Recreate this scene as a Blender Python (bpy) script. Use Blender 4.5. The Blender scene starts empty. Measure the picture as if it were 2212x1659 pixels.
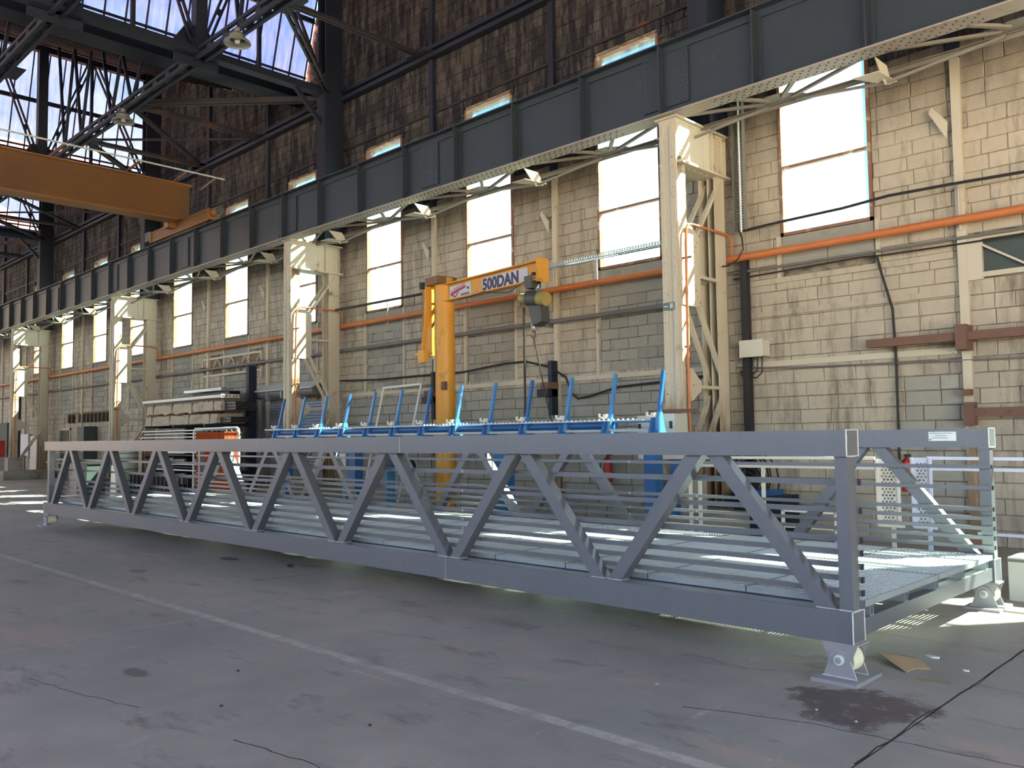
import bpy, math, random
from mathutils import Vector, Matrix
random.seed(7)
S = bpy.context.scene
COL = S.collection
# ---------------------------------------------------------------- camera
CX, CY, F = 1106.0, 829.5, 1848.54
R = ((0.7120806, 0.05208036, 0.70016345), (0.70196845, -0.03367447, -0.71141151), (-0.01347293, 0.99807498, -0.06053771))
CAMZ = 1.6
cam = bpy.data.objects.new('camera', bpy.data.cameras.new('camera'))
COL.objects.link(cam)
m = Matrix(R).to_4x4(); m.translation = Vector((0, 0, CAMZ))
cam.matrix_world = m
cam.data.sensor_width = 36; cam.data.lens = F / 2212 * 36; cam.data.clip_end = 500; cam.data.clip_start = .05
S.camera = cam
def proj(x, y, z):
    z -= CAMZ
    cx = R[0][0]*x + R[1][0]*y + R[2][0]*z; cy = R[0][1]*x + R[1][1]*y + R[2][1]*z; cz = R[0][2]*x + R[1][2]*y + R[2][2]*z
    if cz > -.1: return (-9999, -9999, 0)
    return (CX + F*cx/-cz, CY - F*cy/-cz, -cz)
# ---------------------------------------------------------------- world, sun, exposure
W = bpy.data.worlds.new('sky'); S.world = W; W.use_nodes = True
nt = W.node_tree; nt.nodes.clear()
def wn(t, **k):
    n = nt.nodes.new(t)
    for a, b in k.items(): setattr(n, a, b)
    return n
tc = wn('ShaderNodeTexCoord'); sep = wn('ShaderNodeSeparateXYZ'); nt.links.new(tc.outputs['Generated'], sep.inputs[0])
ramp = wn('ShaderNodeValToRGB'); nt.links.new(sep.outputs['Z'], ramp.inputs[0])
e = ramp.color_ramp.elements
e[0].position = 0.0; e[0].color = (.34, .38, .40, 1)
e[1].position = 1.0; e[1].color = (.10, .24, .66, 1)
for p, c in ((.02, (.80, .88, .92, 1)), (.22, (.60, .78, .93, 1)), (.36, (.22, .45, .90, 1)), (.5, (.15, .35, .82, 1))):
    el = ramp.color_ramp.elements.new(p); el.color = c
mp = wn('ShaderNodeMapping'); mp.inputs['Scale'].default_value = (1, 1, 2.2); mp.inputs['Location'].default_value = (.35, .1, .2)
nt.links.new(tc.outputs['Generated'], mp.inputs[0])
nz = wn('ShaderNodeTexNoise'); nz.inputs['Scale'].default_value = 3.2; nz.inputs['Detail'].default_value = 7; nz.inputs['Roughness'].default_value = .55
nt.links.new(mp.outputs[0], nz.inputs[0])
cr = wn('ShaderNodeValToRGB'); cr.color_ramp.elements[0].position = .48; cr.color_ramp.elements[1].position = .66
nt.links.new(nz.outputs['Fac'], cr.inputs[0])
mx = wn('ShaderNodeMixRGB'); nt.links.new(cr.outputs[0], mx.inputs[0]); nt.links.new(ramp.outputs[0], mx.inputs[1]); mx.inputs[2].default_value = (1.0, 1.02, 1.04, 1)
bg = wn('ShaderNodeBackground'); bg.inputs['Strength'].default_value = 3.4
nt.links.new(mx.outputs[0], bg.inputs[0])
out = wn('ShaderNodeOutputWorld'); nt.links.new(bg.outputs[0], out.inputs[0])
sun = bpy.data.objects.new('sun', bpy.data.lights.new('sun', 'SUN')); COL.objects.link(sun)
sun.data.energy = 118; sun.data.angle = math.radians(.6); sun.data.color = (1, .80, .54)
sun.rotation_euler = Vector((.72, 1.0, 1.3)).to_track_quat('Z', 'Y').to_euler()
sun.location = (10, 40, 50)
S.view_settings.view_transform = 'Standard'; S.view_settings.look = 'None'; S.view_settings.gamma = 1
S.view_settings.use_curve_mapping = False; S.view_settings.exposure = 1.58
S.cycles.use_denoising = True
S.cycles.max_bounces = 8; S.cycles.diffuse_bounces = 5; S.cycles.glossy_bounces = 3; S.cycles.transmission_bounces = 6
S.cycles.transparent_max_bounces = 16; S.cycles.sample_clamp_indirect = 6; S.cycles.caustics_reflective = False; S.cycles.caustics_refractive = False
# ---------------------------------------------------------------- materials
MATS = {}
def nodes(name):
    mt = bpy.data.materials.new(name); mt.use_nodes = True; t = mt.node_tree; t.nodes.clear(); MATS[name] = mt
    o = t.nodes.new('ShaderNodeOutputMaterial'); b = t.nodes.new('ShaderNodeBsdfPrincipled'); t.links.new(b.outputs[0], o.inputs[0])
    return mt, t, b, o
def N(t, ty, ins=None, **k):
    n = t.nodes.new(ty)
    for a, b in k.items(): setattr(n, a, b)
    for a, b in (ins or {}).items():
        if hasattr(b, 'bl_idname') or isinstance(b, bpy.types.NodeSocket): t.links.new(b, n.inputs[a])
        else: n.inputs[a].default_value = b
    return n
def pos(t, sc=(1, 1, 1)):
    g = N(t, 'ShaderNodeNewGeometry'); mpn = N(t, 'ShaderNodeMapping', {0: g.outputs['Position']}); mpn.inputs['Scale'].default_value = sc
    return mpn.outputs[0]
def noise(t, vec, scale, detail=4, rough=.6):
    return N(t, 'ShaderNodeTexNoise', {'Vector': vec, 'Scale': scale, 'Detail': detail, 'Roughness': rough}).outputs['Fac']
def ramp2(t, fac, p0, p1, c0=(0, 0, 0, 1), c1=(1, 1, 1, 1)):
    r = N(t, 'ShaderNodeValToRGB', {0: fac}); q = r.color_ramp.elements
    q[0].position = p0; q[0].color = c0; q[1].position = p1; q[1].color = c1
    return r.outputs[0]
def mix(t, fac, a, b, mode='MIX'):
    n = N(t, 'ShaderNodeMixRGB', blend_type=mode)
    for i, v in ((0, fac), (1, a), (2, b)):
        if isinstance(v, bpy.types.NodeSocket): t.links.new(v, n.inputs[i])
        elif i == 0: n.inputs[0].default_value = v
        else: n.inputs[i].default_value = (*v[:3], 1)
    return n.outputs[0]
def mul(c, k): return tuple(min(1, x*k) for x in c[:3])
def bump(t, b, h, dist=.01, strength=.5):
    n = N(t, 'ShaderNodeBump', {'Height': h, 'Distance': dist, 'Strength': strength}); t.links.new(n.outputs[0], b.inputs['Normal'])
def pbr(name, col, rough=.6, metal=0, ns=3.0, amt=.18, sc=(1, 1, 1), bmp=0, dirt=None, dlo=.55, dhi=.7, dsc=1.5, dvec=(1, 1, 1), low=None):
    if name in MATS: return MATS[name]
    mt, t, b, o = nodes(name)
    n1 = noise(t, pos(t, sc), ns)
    c = mix(t, n1, mul(col, 1-amt), mul(col, 1+amt))
    if dirt:
        n2 = noise(t, pos(t, dvec), dsc, 6, .65); f = ramp2(t, n2, dlo, dhi); c = mix(t, f, c, dirt)
    if low:
        zz = N(t, 'ShaderNodeSeparateXYZ', {0: N(t, 'ShaderNodeNewGeometry').outputs['Position']}).outputs['Z']
        q = N(t, 'ShaderNodeMath', {0: N(t, 'ShaderNodeMapRange', {'Value': zz, 'From Min': 3.2, 'From Max': 1.2}).outputs[0], 1: noise(t, pos(t, (3, 3, .7)), 1.8, 6, .7)}, operation='MULTIPLY').outputs[0]
        c = mix(t, ramp2(t, q, .22, .50), c, low)
    t.links.new(c, b.inputs['Base Color']); b.inputs['Roughness'].default_value = rough; b.inputs['Metallic'].default_value = metal
    if bmp: bump(t, b, noise(t, pos(t, sc), ns*6), .01, bmp)
    return mt
ALU = pbr('mill_aluminium', (.245, .258, .285), .34, .7, 2.5, .06, (6, 1, 1))
ALUW = pbr('weld_bead_aluminium', (.55, .56, .57), .5, .5, 30, .2, bmp=.5)
GALV = pbr('galvanised_steel', (.72, .77, .75), .55, .25, 14, .16)
GALVD = pbr('galvanised_edge', (.36, .41, .44), .5, .6, 12, .2)
ALUC = pbr('cast_grey_bearing', (.36, .36, .375), .5, .5, 12, .1)
NYL = pbr('cream_nylon', (.72, .70, .48), .45, 0, 6, .08)
BLK = pbr('black_plastic', (.015, .015, .017), .5)
WHT = pbr('white_powder_coat', (.78, .76, .68), .45, 0, 5, .05)
WHB = pbr('bluish_white_powder_coat', (.62, .68, .82), .45, 0, 5, .05)
COLM = pbr('cream_steel_paint', (.52, .48, .37), .55, 0, 2, .12, (1, 1, .5), .12, (.22, .13, .07), .62, .72, 2.2, low=(.24, .16, .09))
COLR = pbr('rust_bitten_cream_paint', (.50, .44, .31), .6, 0, 2, .15, (1, 1, .5), .12, (.16, .08, .045), .5, .62, 1.6)
GIRD = pbr('blue_grey_girder_paint', (.027, .039, .051), .5, .1, 1.2, .22, (1, 1, 1), .1, (.03, .036, .042), .58, .75, 1.1, (2, 2, .6))
GIRU = pbr('pale_grey_flange_paint', (.34, .30, .26), .6, 0, 2, .12, dirt=(.2, .16, .13), dlo=.55, dhi=.75)
SURG = pbr('grimy_grey_truss_paint', (.20, .18, .15), .6, 0, 2, .2)
DARK = pbr('dark_roof_steel', (.026, .022, .028), .6, .1, 2, .3, dirt=(.13, .045, .025), dlo=.57, dhi=.7, dsc=.9)
DARKB = pbr('dark_stanchion_steel', (.011, .016, .032), .6, .1, 2, .3)  # blue cast of the haze near the skylights mixed into the colour
RUST = pbr('brown_rusted_steel', (.16, .085, .06), .75, 0, 6, .3, bmp=.2)
WFR = pbr('brown_window_steel', (.24, .12, .07), .6, 0, 5, .3, dirt=(.5, .42, .3), dlo=.55, dhi=.65, dsc=4)
ORP = pbr('orange_pipe_paint', (.52, .165, .05), .45, 0, 3, .12, dirt=(.3, .13, .05), dlo=.6, dhi=.75)
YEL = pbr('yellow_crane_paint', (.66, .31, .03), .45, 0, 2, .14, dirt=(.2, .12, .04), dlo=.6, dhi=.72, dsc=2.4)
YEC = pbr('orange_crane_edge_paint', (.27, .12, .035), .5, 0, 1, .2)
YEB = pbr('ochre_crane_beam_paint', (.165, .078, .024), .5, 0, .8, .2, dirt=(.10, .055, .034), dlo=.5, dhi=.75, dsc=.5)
BLU = pbr('blue_machine_paint', (.02, .12, .34), .35, 0, 4, .12)
BLL = pbr('light_blue_machine_paint', (.06, .22, .48), .3, 0, 4, .1)
CONC = pbr('rough_concrete', (.36, .33, .28), .85, 0, 3, .25, bmp=.5, dirt=(.16, .13, .1), dlo=.5, dhi=.7)
GRYP = pbr('grey_pipe_paint', (.16, .16, .15), .55, 0, 4, .15)
CAB = pbr('black_cable', (.02, .018, .016), .55)
CARD = pbr('brown_cardboard', (.42, .29, .17), .85, 0, 4, .12, bmp=.15)
WRAP = pbr('dusty_packing_paper', (.48, .40, .29), .8, 0, 2, .16, (1, 1, 3), .25, (.25, .19, .12), .55, .7)
HOIST = pbr('dark_hoist_casing', (.07, .075, .07), .5, .2, 5, .2)
HCAP = pbr('grimy_yellow_hoist_cap', (.34, .27, .08), .5, 0, 8, .25)
BOXG = pbr('cream_cabinet_enamel', (.56, .56, .48), .45, 0, 3, .05)
SHUT = pbr('grey_blue_shutter', (.30, .34, .42), .5, .2, 3, .12)
RED = pbr('red_enamel', (.45, .03, .02), .4)
DKG = pbr('dark_green_grey_paint', (.05, .07, .065), .6)
WOOD = pbr('weathered_timber', (.22, .15, .09), .8, 0, 4, .3, (1, 1, 6), .3)
PAPR = pbr('white_notice_paper', (.7, .7, .72), .7, 0, 8, .1)
LEAF = pbr('tree_foliage', (.16, .27, .10), .8, 0, 4, .4)
BARK = pbr('tree_bark', (.12, .08, .05), .9, 0, 6, .3, bmp=.5)
HWAL = pbr('pale_rendered_wall', (.62, .60, .55), .85, 0, 2, .1)
HROF = pbr('slate_grey_sheet_roof', (.22, .25, .30), .6, .1, 3, .15)
TILE = pbr('red_clay_roof_sheet', (.42, .17, .12), .75, 0, 3, .2)
GRND = pbr('outdoor_gravel', (.22, .21, .20), .95, 0, 1.5, .2)
INK = pbr('dark_blue_lettering', (.02, .025, .07), .5)
RINK = pbr('crimson_logo_ink', (.33, .02, .06), .5)
SIGN = pbr('white_sign_sheet', (.55, .56, .62), .5, 0, 5, .05)
LAMP = pbr('lamp_shade_enamel', (.20, .21, .20), .4, 0, 5, .1)
TANS = pbr('tan_gutter_board', (.40, .32, .24), .8, 0, 2, .2)
HANG = pbr('dark_brown_leather', (.06, .035, .025), .8)
GREN = pbr('green_sign', (.09, .15, .12), .5)
CHALK = pbr('faded_chalk', (.055, .075, .09), .8)
# brick materials
def brickmat(name, lo, hi, dirt, dfac=(.52, .66), streak=True, bm=.35, second=None):
    mt, t, b, o = nodes(name)
    g = N(t, 'ShaderNodeNewGeometry')
    c = mix(t, g.outputs['Random Per Island'], lo, hi)
    n1 = noise(t, pos(t), 6, 5, .65); c = mix(t, .35, c, mix(t, n1, mul(lo, .6), mul(hi, 1.15)))
    n2 = noise(t, pos(t, (3.0, 3.0, .55) if streak else (1, 1, 1)), 1.6, 6, .7)
    c = mix(t, ramp2(t, n2, *dfac), c, dirt)
    if second:
        n3 = noise(t, pos(t, (1, 1, 1)), .45, 4, .6); c = mix(t, ramp2(t, n3, .5, .68), c, mix(t, .55, c, second))
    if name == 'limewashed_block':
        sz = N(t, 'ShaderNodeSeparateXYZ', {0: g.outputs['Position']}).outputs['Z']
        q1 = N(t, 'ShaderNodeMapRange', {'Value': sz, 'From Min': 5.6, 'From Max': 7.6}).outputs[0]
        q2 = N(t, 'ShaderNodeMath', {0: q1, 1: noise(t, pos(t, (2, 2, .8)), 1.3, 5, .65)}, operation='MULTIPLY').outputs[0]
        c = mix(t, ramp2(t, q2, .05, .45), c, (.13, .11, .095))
    t.links.new(c, b.inputs['Base Color']); b.inputs['Roughness'].default_value = .88
    h = noise(t, pos(t), 22, 6, .7); bump(t, b, h, .02, bm)
    return mt
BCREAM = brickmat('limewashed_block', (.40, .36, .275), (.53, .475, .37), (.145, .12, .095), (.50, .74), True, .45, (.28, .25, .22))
BGREY = brickmat('grey_concrete_block', (.27, .265, .225), (.38, .37, .32), (.17, .16, .135), (.56, .76), False)
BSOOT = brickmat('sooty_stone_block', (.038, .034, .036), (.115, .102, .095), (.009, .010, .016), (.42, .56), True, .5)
MORT = pbr('dirty_mortar', (.30, .26, .19), .95, 0, 5, .3, bmp=.4, dirt=(.075, .062, .05), dlo=.44, dhi=.58, dsc=2.6)
# floor
mt, t, b, o = nodes('worn_concrete_floor')
P = pos(t)
n1 = noise(t, P, .35, 6, .6); n2 = noise(t, P, 2.4, 7, .65)
c = mix(t, ramp2(t, n1, .35, .65), (.36, .34, .31), (.52, .45, .385))
c = mix(t, ramp2(t, n2, .30, .80), mix(t, .5, c, (.15, .13, .12)), c)
n3 = noise(t, pos(t, (.6, 1.6, 1)), .9, 5, .7); c = mix(t, ramp2(t, n3, .54, .70), c, (.46, .34, .27))
n4 = noise(t, pos(t, (3, .8, 1)), 2.1, 7, .75); c = mix(t, ramp2(t, n4, .60, .70), c, (.46, .43, .39))
n5 = noise(t, pos(t, (1.2, 3, 1)), 1.1, 7, .7); c = mix(t, ramp2(t, n5, .56, .72), c, (.165, .15, .15))
def sxyz(): 
    g = N(t, 'ShaderNodeNewGeometry'); return N(t, 'ShaderNodeSeparateXYZ', {0: g.outputs['Position']})
def mth(op, a, bb=None, clamp=False):
    n = N(t, 'ShaderNodeMath', operation=op, use_clamp=clamp)
    for i, v in ((0, a), (1, bb)):
        if v is None: continue
        if isinstance(v, bpy.types.NodeSocket): t.links.new(v, n.inputs[i])
        else: n.inputs[i].default_value = v
    return n.outputs[0]
xyz = sxyz()
def band(ax, c0, w, soft=.02):
    d = mth('ABSOLUTE', mth('SUBTRACT', xyz.outputs[ax], c0)); return mth('SUBTRACT', 1, mth('DIVIDE', mth('SUBTRACT', d, w), soft), True)
def band_c(ax, c0, w, soft=.02):
    v = band(ax, c0, w, soft); return mth('MINIMUM', mth('MAXIMUM', v, 0), 1)
wear = ramp2(t, noise(t, P, 5, 6, .75), .36, .56)
line = mth('MULTIPLY', band_c('Y', 3.655, .040, .012), wear)
c = mix(t, mth('MULTIPLY', line, .75), c, (.60, .57, .48))
def blob(x, y, r, soft, nsx=1.2, amp=.8, stretch=(1, 1)):
    dx = mth('MULTIPLY', mth('SUBTRACT', xyz.outputs['X'], x), stretch[0]); dy = mth('MULTIPLY', mth('SUBTRACT', xyz.outputs['Y'], y), stretch[1])
    d = mth('SQRT', mth('ADD', mth('MULTIPLY', dx, dx), mth('MULTIPLY', dy, dy)))
    d = mth('ADD', d, mth('MULTIPLY', mth('SUBTRACT', noise(t, P, nsx*3, 6, .7), .5), amp))
    return mth('MINIMUM', mth('MAXIMUM', mth('DIVIDE', mth('SUBTRACT', r, d), soft), 0), 1)
c = mix(t, blob(-2.15, 5.0, .42, .08), c, (.125, .088, .082))
spk = mth('MULTIPLY', blob(-2.05, 5.0, .46, .06, amp=.7), ramp2(t, noise(t, P, 9, 7, .8), .56, .62))
c = mix(t, spk, c, (.26, .24, .23))
c = mix(t, mth('MULTIPLY', blob(-2.2, 5.45, .20, .06, amp=.5), ramp2(t, noise(t, P, 12, 7, .8), .48, .60)), c, (.34, .33, .33))
for (sx, sy, rr) in ((-5.2, 5.0, .5), (-6.3, 5.3, .45), (-4.6, 4.9, .4), (-7.9, 5.2, .4)):
    sc = mth('MULTIPLY', blob(sx, sy, rr, .1, stretch=(1, 3)), ramp2(t, noise(t, pos(t, (4, 14, 1)), 2, 6, .75), .56, .66)); c = mix(t, sc, c, (.33, .32, .31))
c = mix(t, mth('MULTIPLY', blob(-10.9, 5.6, .22, .04, amp=.25, stretch=(1, 2)), .8), c, (.03, .027, .025))
c = mix(t, mth('MULTIPLY', blob(-10.8, 4.35, .20, .04, amp=.25, stretch=(1, 2)), .6), c, (.05, .047, .045))
c = mix(t, mth('MULTIPLY', blob(-6.1, 2.45, .13, .04, amp=.25, stretch=(.7, 1.8)), .7), c, (.055, .052, .05))
t.links.new(c, b.inputs['Base Color'])
rg = ramp2(t, n2, .3, .7, (.42, .42, .42, 1), (.62, .62, .62, 1)); t.links.new(rg, b.inputs['Roughness'])
bump(t, b, noise(t, P, 14, 7, .7), .004, .35)
FLOOR = mt
JOINT = pbr('dirt_filled_joint', (.03, .026, .024), .95, 0, 4, .3)
# glazing sheets
def sheet(name, tint, body, fac):
    mt, t, b, o = nodes(name); t.nodes.remove(b)
    tr = N(t, 'ShaderNodeBsdfTransparent', {0: (*tint, 1)}); tl = N(t, 'ShaderNodeBsdfTranslucent', {0: (*body, 1)})
    gl = N(t, 'ShaderNodeBsdfGlossy', {0: (.8, .85, .9, 1), 'Roughness': .25})
    st = ramp2(t, noise(t, pos(t, (6, 6, .25)), 1.5, 4, .6), .35, .7, (fac*.5,)*3+(1,), (fac*1.3,)*3+(1,))
    m1 = N(t, 'ShaderNodeMixShader', {0: st, 1: tr.outputs[0], 2: tl.outputs[0]})
    m2 = N(t, 'ShaderNodeMixShader', {0: .06, 1: m1.outputs[0], 2: gl.outputs[0]})
    t.links.new(m2.outputs[0], o.inputs[0]); return mt
GLW = sheet('clear_corrugated_sheet', (.094, .140, .165), (.45, .75, .92), .055)
GLR = sheet('blue_tinted_roof_sheet', (.070, .092, .122), (.4, .5, .65), .07)
mt, t, b, o = nodes('orange_welding_vinyl'); t.nodes.remove(b)
d1 = N(t, 'ShaderNodeBsdfDiffuse', {0: (.50, .10, .035, 1)}); tl = N(t, 'ShaderNodeBsdfTranslucent', {0: (.55, .12, .05, 1)})
m1 = N(t, 'ShaderNodeMixShader', {0: .5, 1: d1.outputs[0], 2: tl.outputs[0]}); t.links.new(m1.outputs[0], o.inputs[0]); VINYL = mt
# ---------------------------------------------------------------- mesh helpers
BASE = {}
def wloc(o):
    return BASE.get(o.name, Vector((0, 0, 0)))
def tag(o, label=None, cat=None, group=None, kind=None):
    if label: o['label'] = label
    if cat: o['category'] = cat
    if group: o['group'] = group
    if kind: o['kind'] = kind
    return o
class MB:
    def __init__(s): s.v = []; s.f = []; s.smooth = False
    def add(s, vs, fs):
        k = len(s.v); s.v += [tuple(v) for v in vs]; s.f += [tuple(i+k for i in f) for f in fs]; return s
    def box(s, x0, x1, y0, y1, z0, z1, open_back=False):
        if x0 > x1: x0, x1 = x1, x0
        if y0 > y1: y0, y1 = y1, y0
        if z0 > z1: z0, z1 = z1, z0
        vs = [(x0, y0, z0), (x1, y0, z0), (x1, y1, z0), (x0, y1, z0), (x0, y0, z1), (x1, y0, z1), (x1, y1, z1), (x0, y1, z1)]
        fs = [(0, 3, 2, 1), (4, 5, 6, 7), (0, 1, 5, 4), (1, 2, 6, 5), (3, 0, 4, 7)]
        if not open_back: fs.append((2, 3, 7, 6))
        return s.add(vs, fs)
    def bar(s, p, q, w, h, up=(0, 0, 1)):
        p = Vector(p); q = Vector(q); d = (q-p).normalized(); u = Vector(up)
        a = d.cross(u)
        if a.length < 1e-4: a = d.cross(Vector((1, 0, 0)))
        a.normalize(); c = a.cross(d).normalized(); a = a*w/2; c = c*h/2
        vs = [p-a-c, p+a-c, p+a+c, p-a+c, q-a-c, q+a-c, q+a+c, q-a+c]
        return s.add(vs, [(0, 3, 2, 1), (4, 5, 6, 7), (0, 1, 5, 4), (1, 2, 6, 5), (2, 3, 7, 6), (3, 0, 4, 7)][::1])
    def cyl(s, p, q, r, n=12, r2=None, caps=True):
        p = Vector(p); q = Vector(q); d = (q-p).normalized(); a = d.cross(Vector((0, 0, 1)))
        if a.length < 1e-4: a = d.cross(Vector((1, 0, 0)))
        a.normalize(); c = d.cross(a).normalized(); r2 = r if r2 is None else r2
        vs = []
        for k in range(n):
            th = 2*math.pi*k/n; e = a*math.cos(th)+c*math.sin(th); vs.append(p+e*r); vs.append(q+e*r2)
        fs = [(2*k, 2*((k+1) % n), 2*((k+1) % n)+1, 2*k+1) for k in range(n)]
        if caps: fs.append(tuple(2*k for k in range(n))[::-1]); fs.append(tuple(2*k+1 for k in range(n)))
        return s.add(vs, fs)
    def tube(s, pts, r, n=8):
        pts = [Vector(p) for p in pts]; k0 = len(s.v); vs = []; a = None
        for i, p in enumerate(pts):
            d = (pts[min(i+1, len(pts)-1)]-pts[max(i-1, 0)]).normalized()
            if a is None:
                a = d.cross(Vector((0, 0, 1)))
                if a.length < .1: a = d.cross(Vector((1, 0, 0)))
            a = (a - d*a.dot(d)).normalized(); c = d.cross(a)
            for k in range(n):
                th = 2*math.pi*k/n; vs.append(p+a*(r*math.cos(th))+c*(r*math.sin(th)))
        fs = []
        for i in range(len(pts)-1):
            for k in range(n): fs.append((i*n+k, i*n+(k+1) % n, (i+1)*n+(k+1) % n, (i+1)*n+k))
        fs.append(tuple(range(n))[::-1]); fs.append(tuple((len(pts)-1)*n+k for k in range(n)))
        return s.add(vs, fs)
    def prism(s, poly, axis, a0, a1):
        n = len(poly)
        def P(u, v, w): return {'x': (w, u, v), 'y': (u, w, v), 'z': (u, v, w)}[axis]
        vs = [P(u, v, a0) for u, v in poly]+[P(u, v, a1) for u, v in poly]
        fs = [tuple(range(n)), tuple(range(n, 2*n))[::-1]]+[(i, n+i, n+(i+1) % n, (i+1) % n) for i in range(n)]
        return s.add(vs, fs)
    def rivet(s, p, nrm, r=.014):
        p = Vector(p); nrm = Vector(nrm).normalized(); a = nrm.cross(Vector((.3, .5, .81))).normalized(); c = nrm.cross(a)
        vs = [p+(a*math.cos(k*math.pi/3)+c*math.sin(k*math.pi/3))*r for k in range(6)]+[p+nrm*r*.55+(a*math.cos(k*math.pi/3)+c*math.sin(k*math.pi/3))*r*.6 for k in range(6)]
        fs = [(k, (k+1) % 6, 6+(k+1) % 6, 6+k) for k in range(6)]+[(6, 7, 8, 9, 10, 11)]
        return s.add(vs, fs)
    def build(s, name, mat, parent=None, loc=None, smooth=False, recalc=False):
        off = wloc(parent) if parent is not None else Vector(loc) if loc is not None else Vector((0, 0, 0))
        me = bpy.data.meshes.new(name); ox, oy, oz = off
        me.from_pydata([(x-ox, y-oy, z-oz) for x, y, z in s.v], [], s.f)
        if recalc or s.f:
            import bmesh
            bm = bmesh.new(); bm.from_mesh(me); bmesh.ops.recalc_face_normals(bm, faces=bm.faces); bm.to_mesh(me); bm.free()
        me.materials.append(mat)
        if smooth:
            for p in me.polygons: p.use_smooth = True
            try: me.set_sharp_from_angle(angle=math.radians(35))
            except Exception: pass
        o = bpy.data.objects.new(name, me); COL.objects.link(o)
        if parent is not None: o.parent = parent; BASE[o.name] = off
        else: o.location = off; BASE[o.name] = off
        return o
def empty(name, loc, label=None, cat=None, group=None, kind=None):
    o = bpy.data.objects.new(name, None); COL.objects.link(o); o.location = loc; o.empty_display_size = .2
    BASE[o.name] = Vector(loc); return tag(o, label, cat, group, kind)
def copy_tree(o, parent=None, shift=(0, 0, 0)):
    c = o.copy(); COL.objects.link(c)
    if parent is not None: c.parent = parent; BASE[c.name] = BASE[parent.name]
    else: c.location = Vector(o.location)+Vector(shift); BASE[c.name] = wloc(o)+Vector(shift)
    for ch in list(o.children): copy_tree(ch, c)
    return c
def bx(name, mat, parent, *a, **k): return MB().box(*a).build(name, mat, parent, **k)
def text(s_, name, mat, parent, size, origin, xdir, ydir, depth=.004, spacing=1.0, bold=.0, align='LEFT', sx=1.0):
    cu = bpy.data.curves.new(name, 'FONT'); cu.body = s_; cu.size = size; cu.extrude = depth; cu.align_x = align; cu.space_character = spacing; cu.offset = bold
    tmp = bpy.data.objects.new('tmp', cu); COL.objects.link(tmp)
    dg = bpy.context.evaluated_depsgraph_get(); me = bpy.data.meshes.new_from_object(tmp.evaluated_get(dg)); bpy.data.objects.remove(tmp)
    xd = Vector(xdir).normalized(); yd = Vector(ydir).normalized(); zd = xd.cross(yd); off = wloc(parent); org = Vector(origin)-off
    for v in me.vertices: co = v.co.copy(); v.co = org+xd*co.x*sx+yd*co.y+zd*co.z
    me.materials.clear(); me.materials.append(mat); o = bpy.data.objects.new(name, me); COL.objects.link(o); o.parent = parent; BASE[o.name] = off
    return o
# ---------------------------------------------------------------- constants of the hall
YW = 13.0                              # inner face of the long wall
COLX = [-7.58-11.45*k for k in range(-1, 5)]
WINX = [6.6, 3.3, .15]+[-2.73-3.82*k for k in range(0, 12)]
RIDGE = [-19.85-11.45*k for k in range(-2, 4)]
XA, XB = 9.0, -62.0
def roof_z(x):
    for r in RIDGE:
        if r-1.3 <= x <= r: return 11.5+(x-(r-1.3))/1.3*3.8
        if r < x < r+10.15: return 15.3-(x-r)*.376
    return 11.45
# ================================================================ SETTING
ground = MB().box(-200, 120, -150, 160, -.4, -.15).build('ground', GRND); tag(ground, 'gravel ground outside and under the hall', 'ground', kind='structure')
floor = MB().box(XB, XA, -14, YW+.3, -.15, -.025).build('floor', JOINT); tag(floor, 'worn grey brown concrete hall floor with joints and a faded pale line', 'floor', kind='structure')
jx = [XA, 5.6, 1.9, -1.8, -7.5, -11.3, -15.1, -18.9, -22.7, -30.3, -37.9, -45.5, XB]
jy = [-14, -8.4, -4.2, -.5, 3.5, 6.95, 10.6, YW]
for i in range(len(jx)-1):
    for j in range(len(jy)-1):
        g = .007 if i in (2, 3, 4) or j == 3 else .005
        x1, x0, y0, y1 = jx[i]-g, jx[i+1]+g, jy[j]+g, jy[j+1]-g
        MB().box(x0, x1, y0, y1, -.03, 0).build('floor_slab', FLOOR, floor)
def crack(pts, w=.006):
    mb = MB(); rnd = random.Random(len(pts)); P2 = []
    for a, b in zip(pts[:-1], pts[1:]):
        for k in range(6): s = k/6; P2.append((a[0]+(b[0]-a[0])*s+rnd.uniform(-.012, .012), a[1]+(b[1]-a[1])*s+rnd.uniform(-.012, .012)))
    P2.append(pts[-1])
    for a, b in zip(P2[:-1], P2[1:]): mb.bar((a[0], a[1], .0004), (b[0], b[1], .0004), w*rnd.uniform(.6, 1.3), .0012)
    mb.build('crack', JOINT, floor)
crack([(-4.35, 2.28), (-3.9, 2.35), (-3.45, 2.4), (-3.3, 2.25)], .006); crack([(-3.45, 2.4), (-2.9, 2.55), (-2.5, 2.6)], .005)
crack([(-6.5, 1.9), (-5.9, 2.0), (-5.3, 2.15)], .004); crack([(-1.8, 4.16), (-1.815, 5.0), (-1.79, 6.0), (-1.81, 7.1)], .008)
crack([(-9.0, 4.9), (-8.9, 5.6)], .006); crack([(-2.9, 4.35), (-2.3, 4.55), (-1.8, 4.6), (-1.2, 4.65)], .006)
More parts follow.
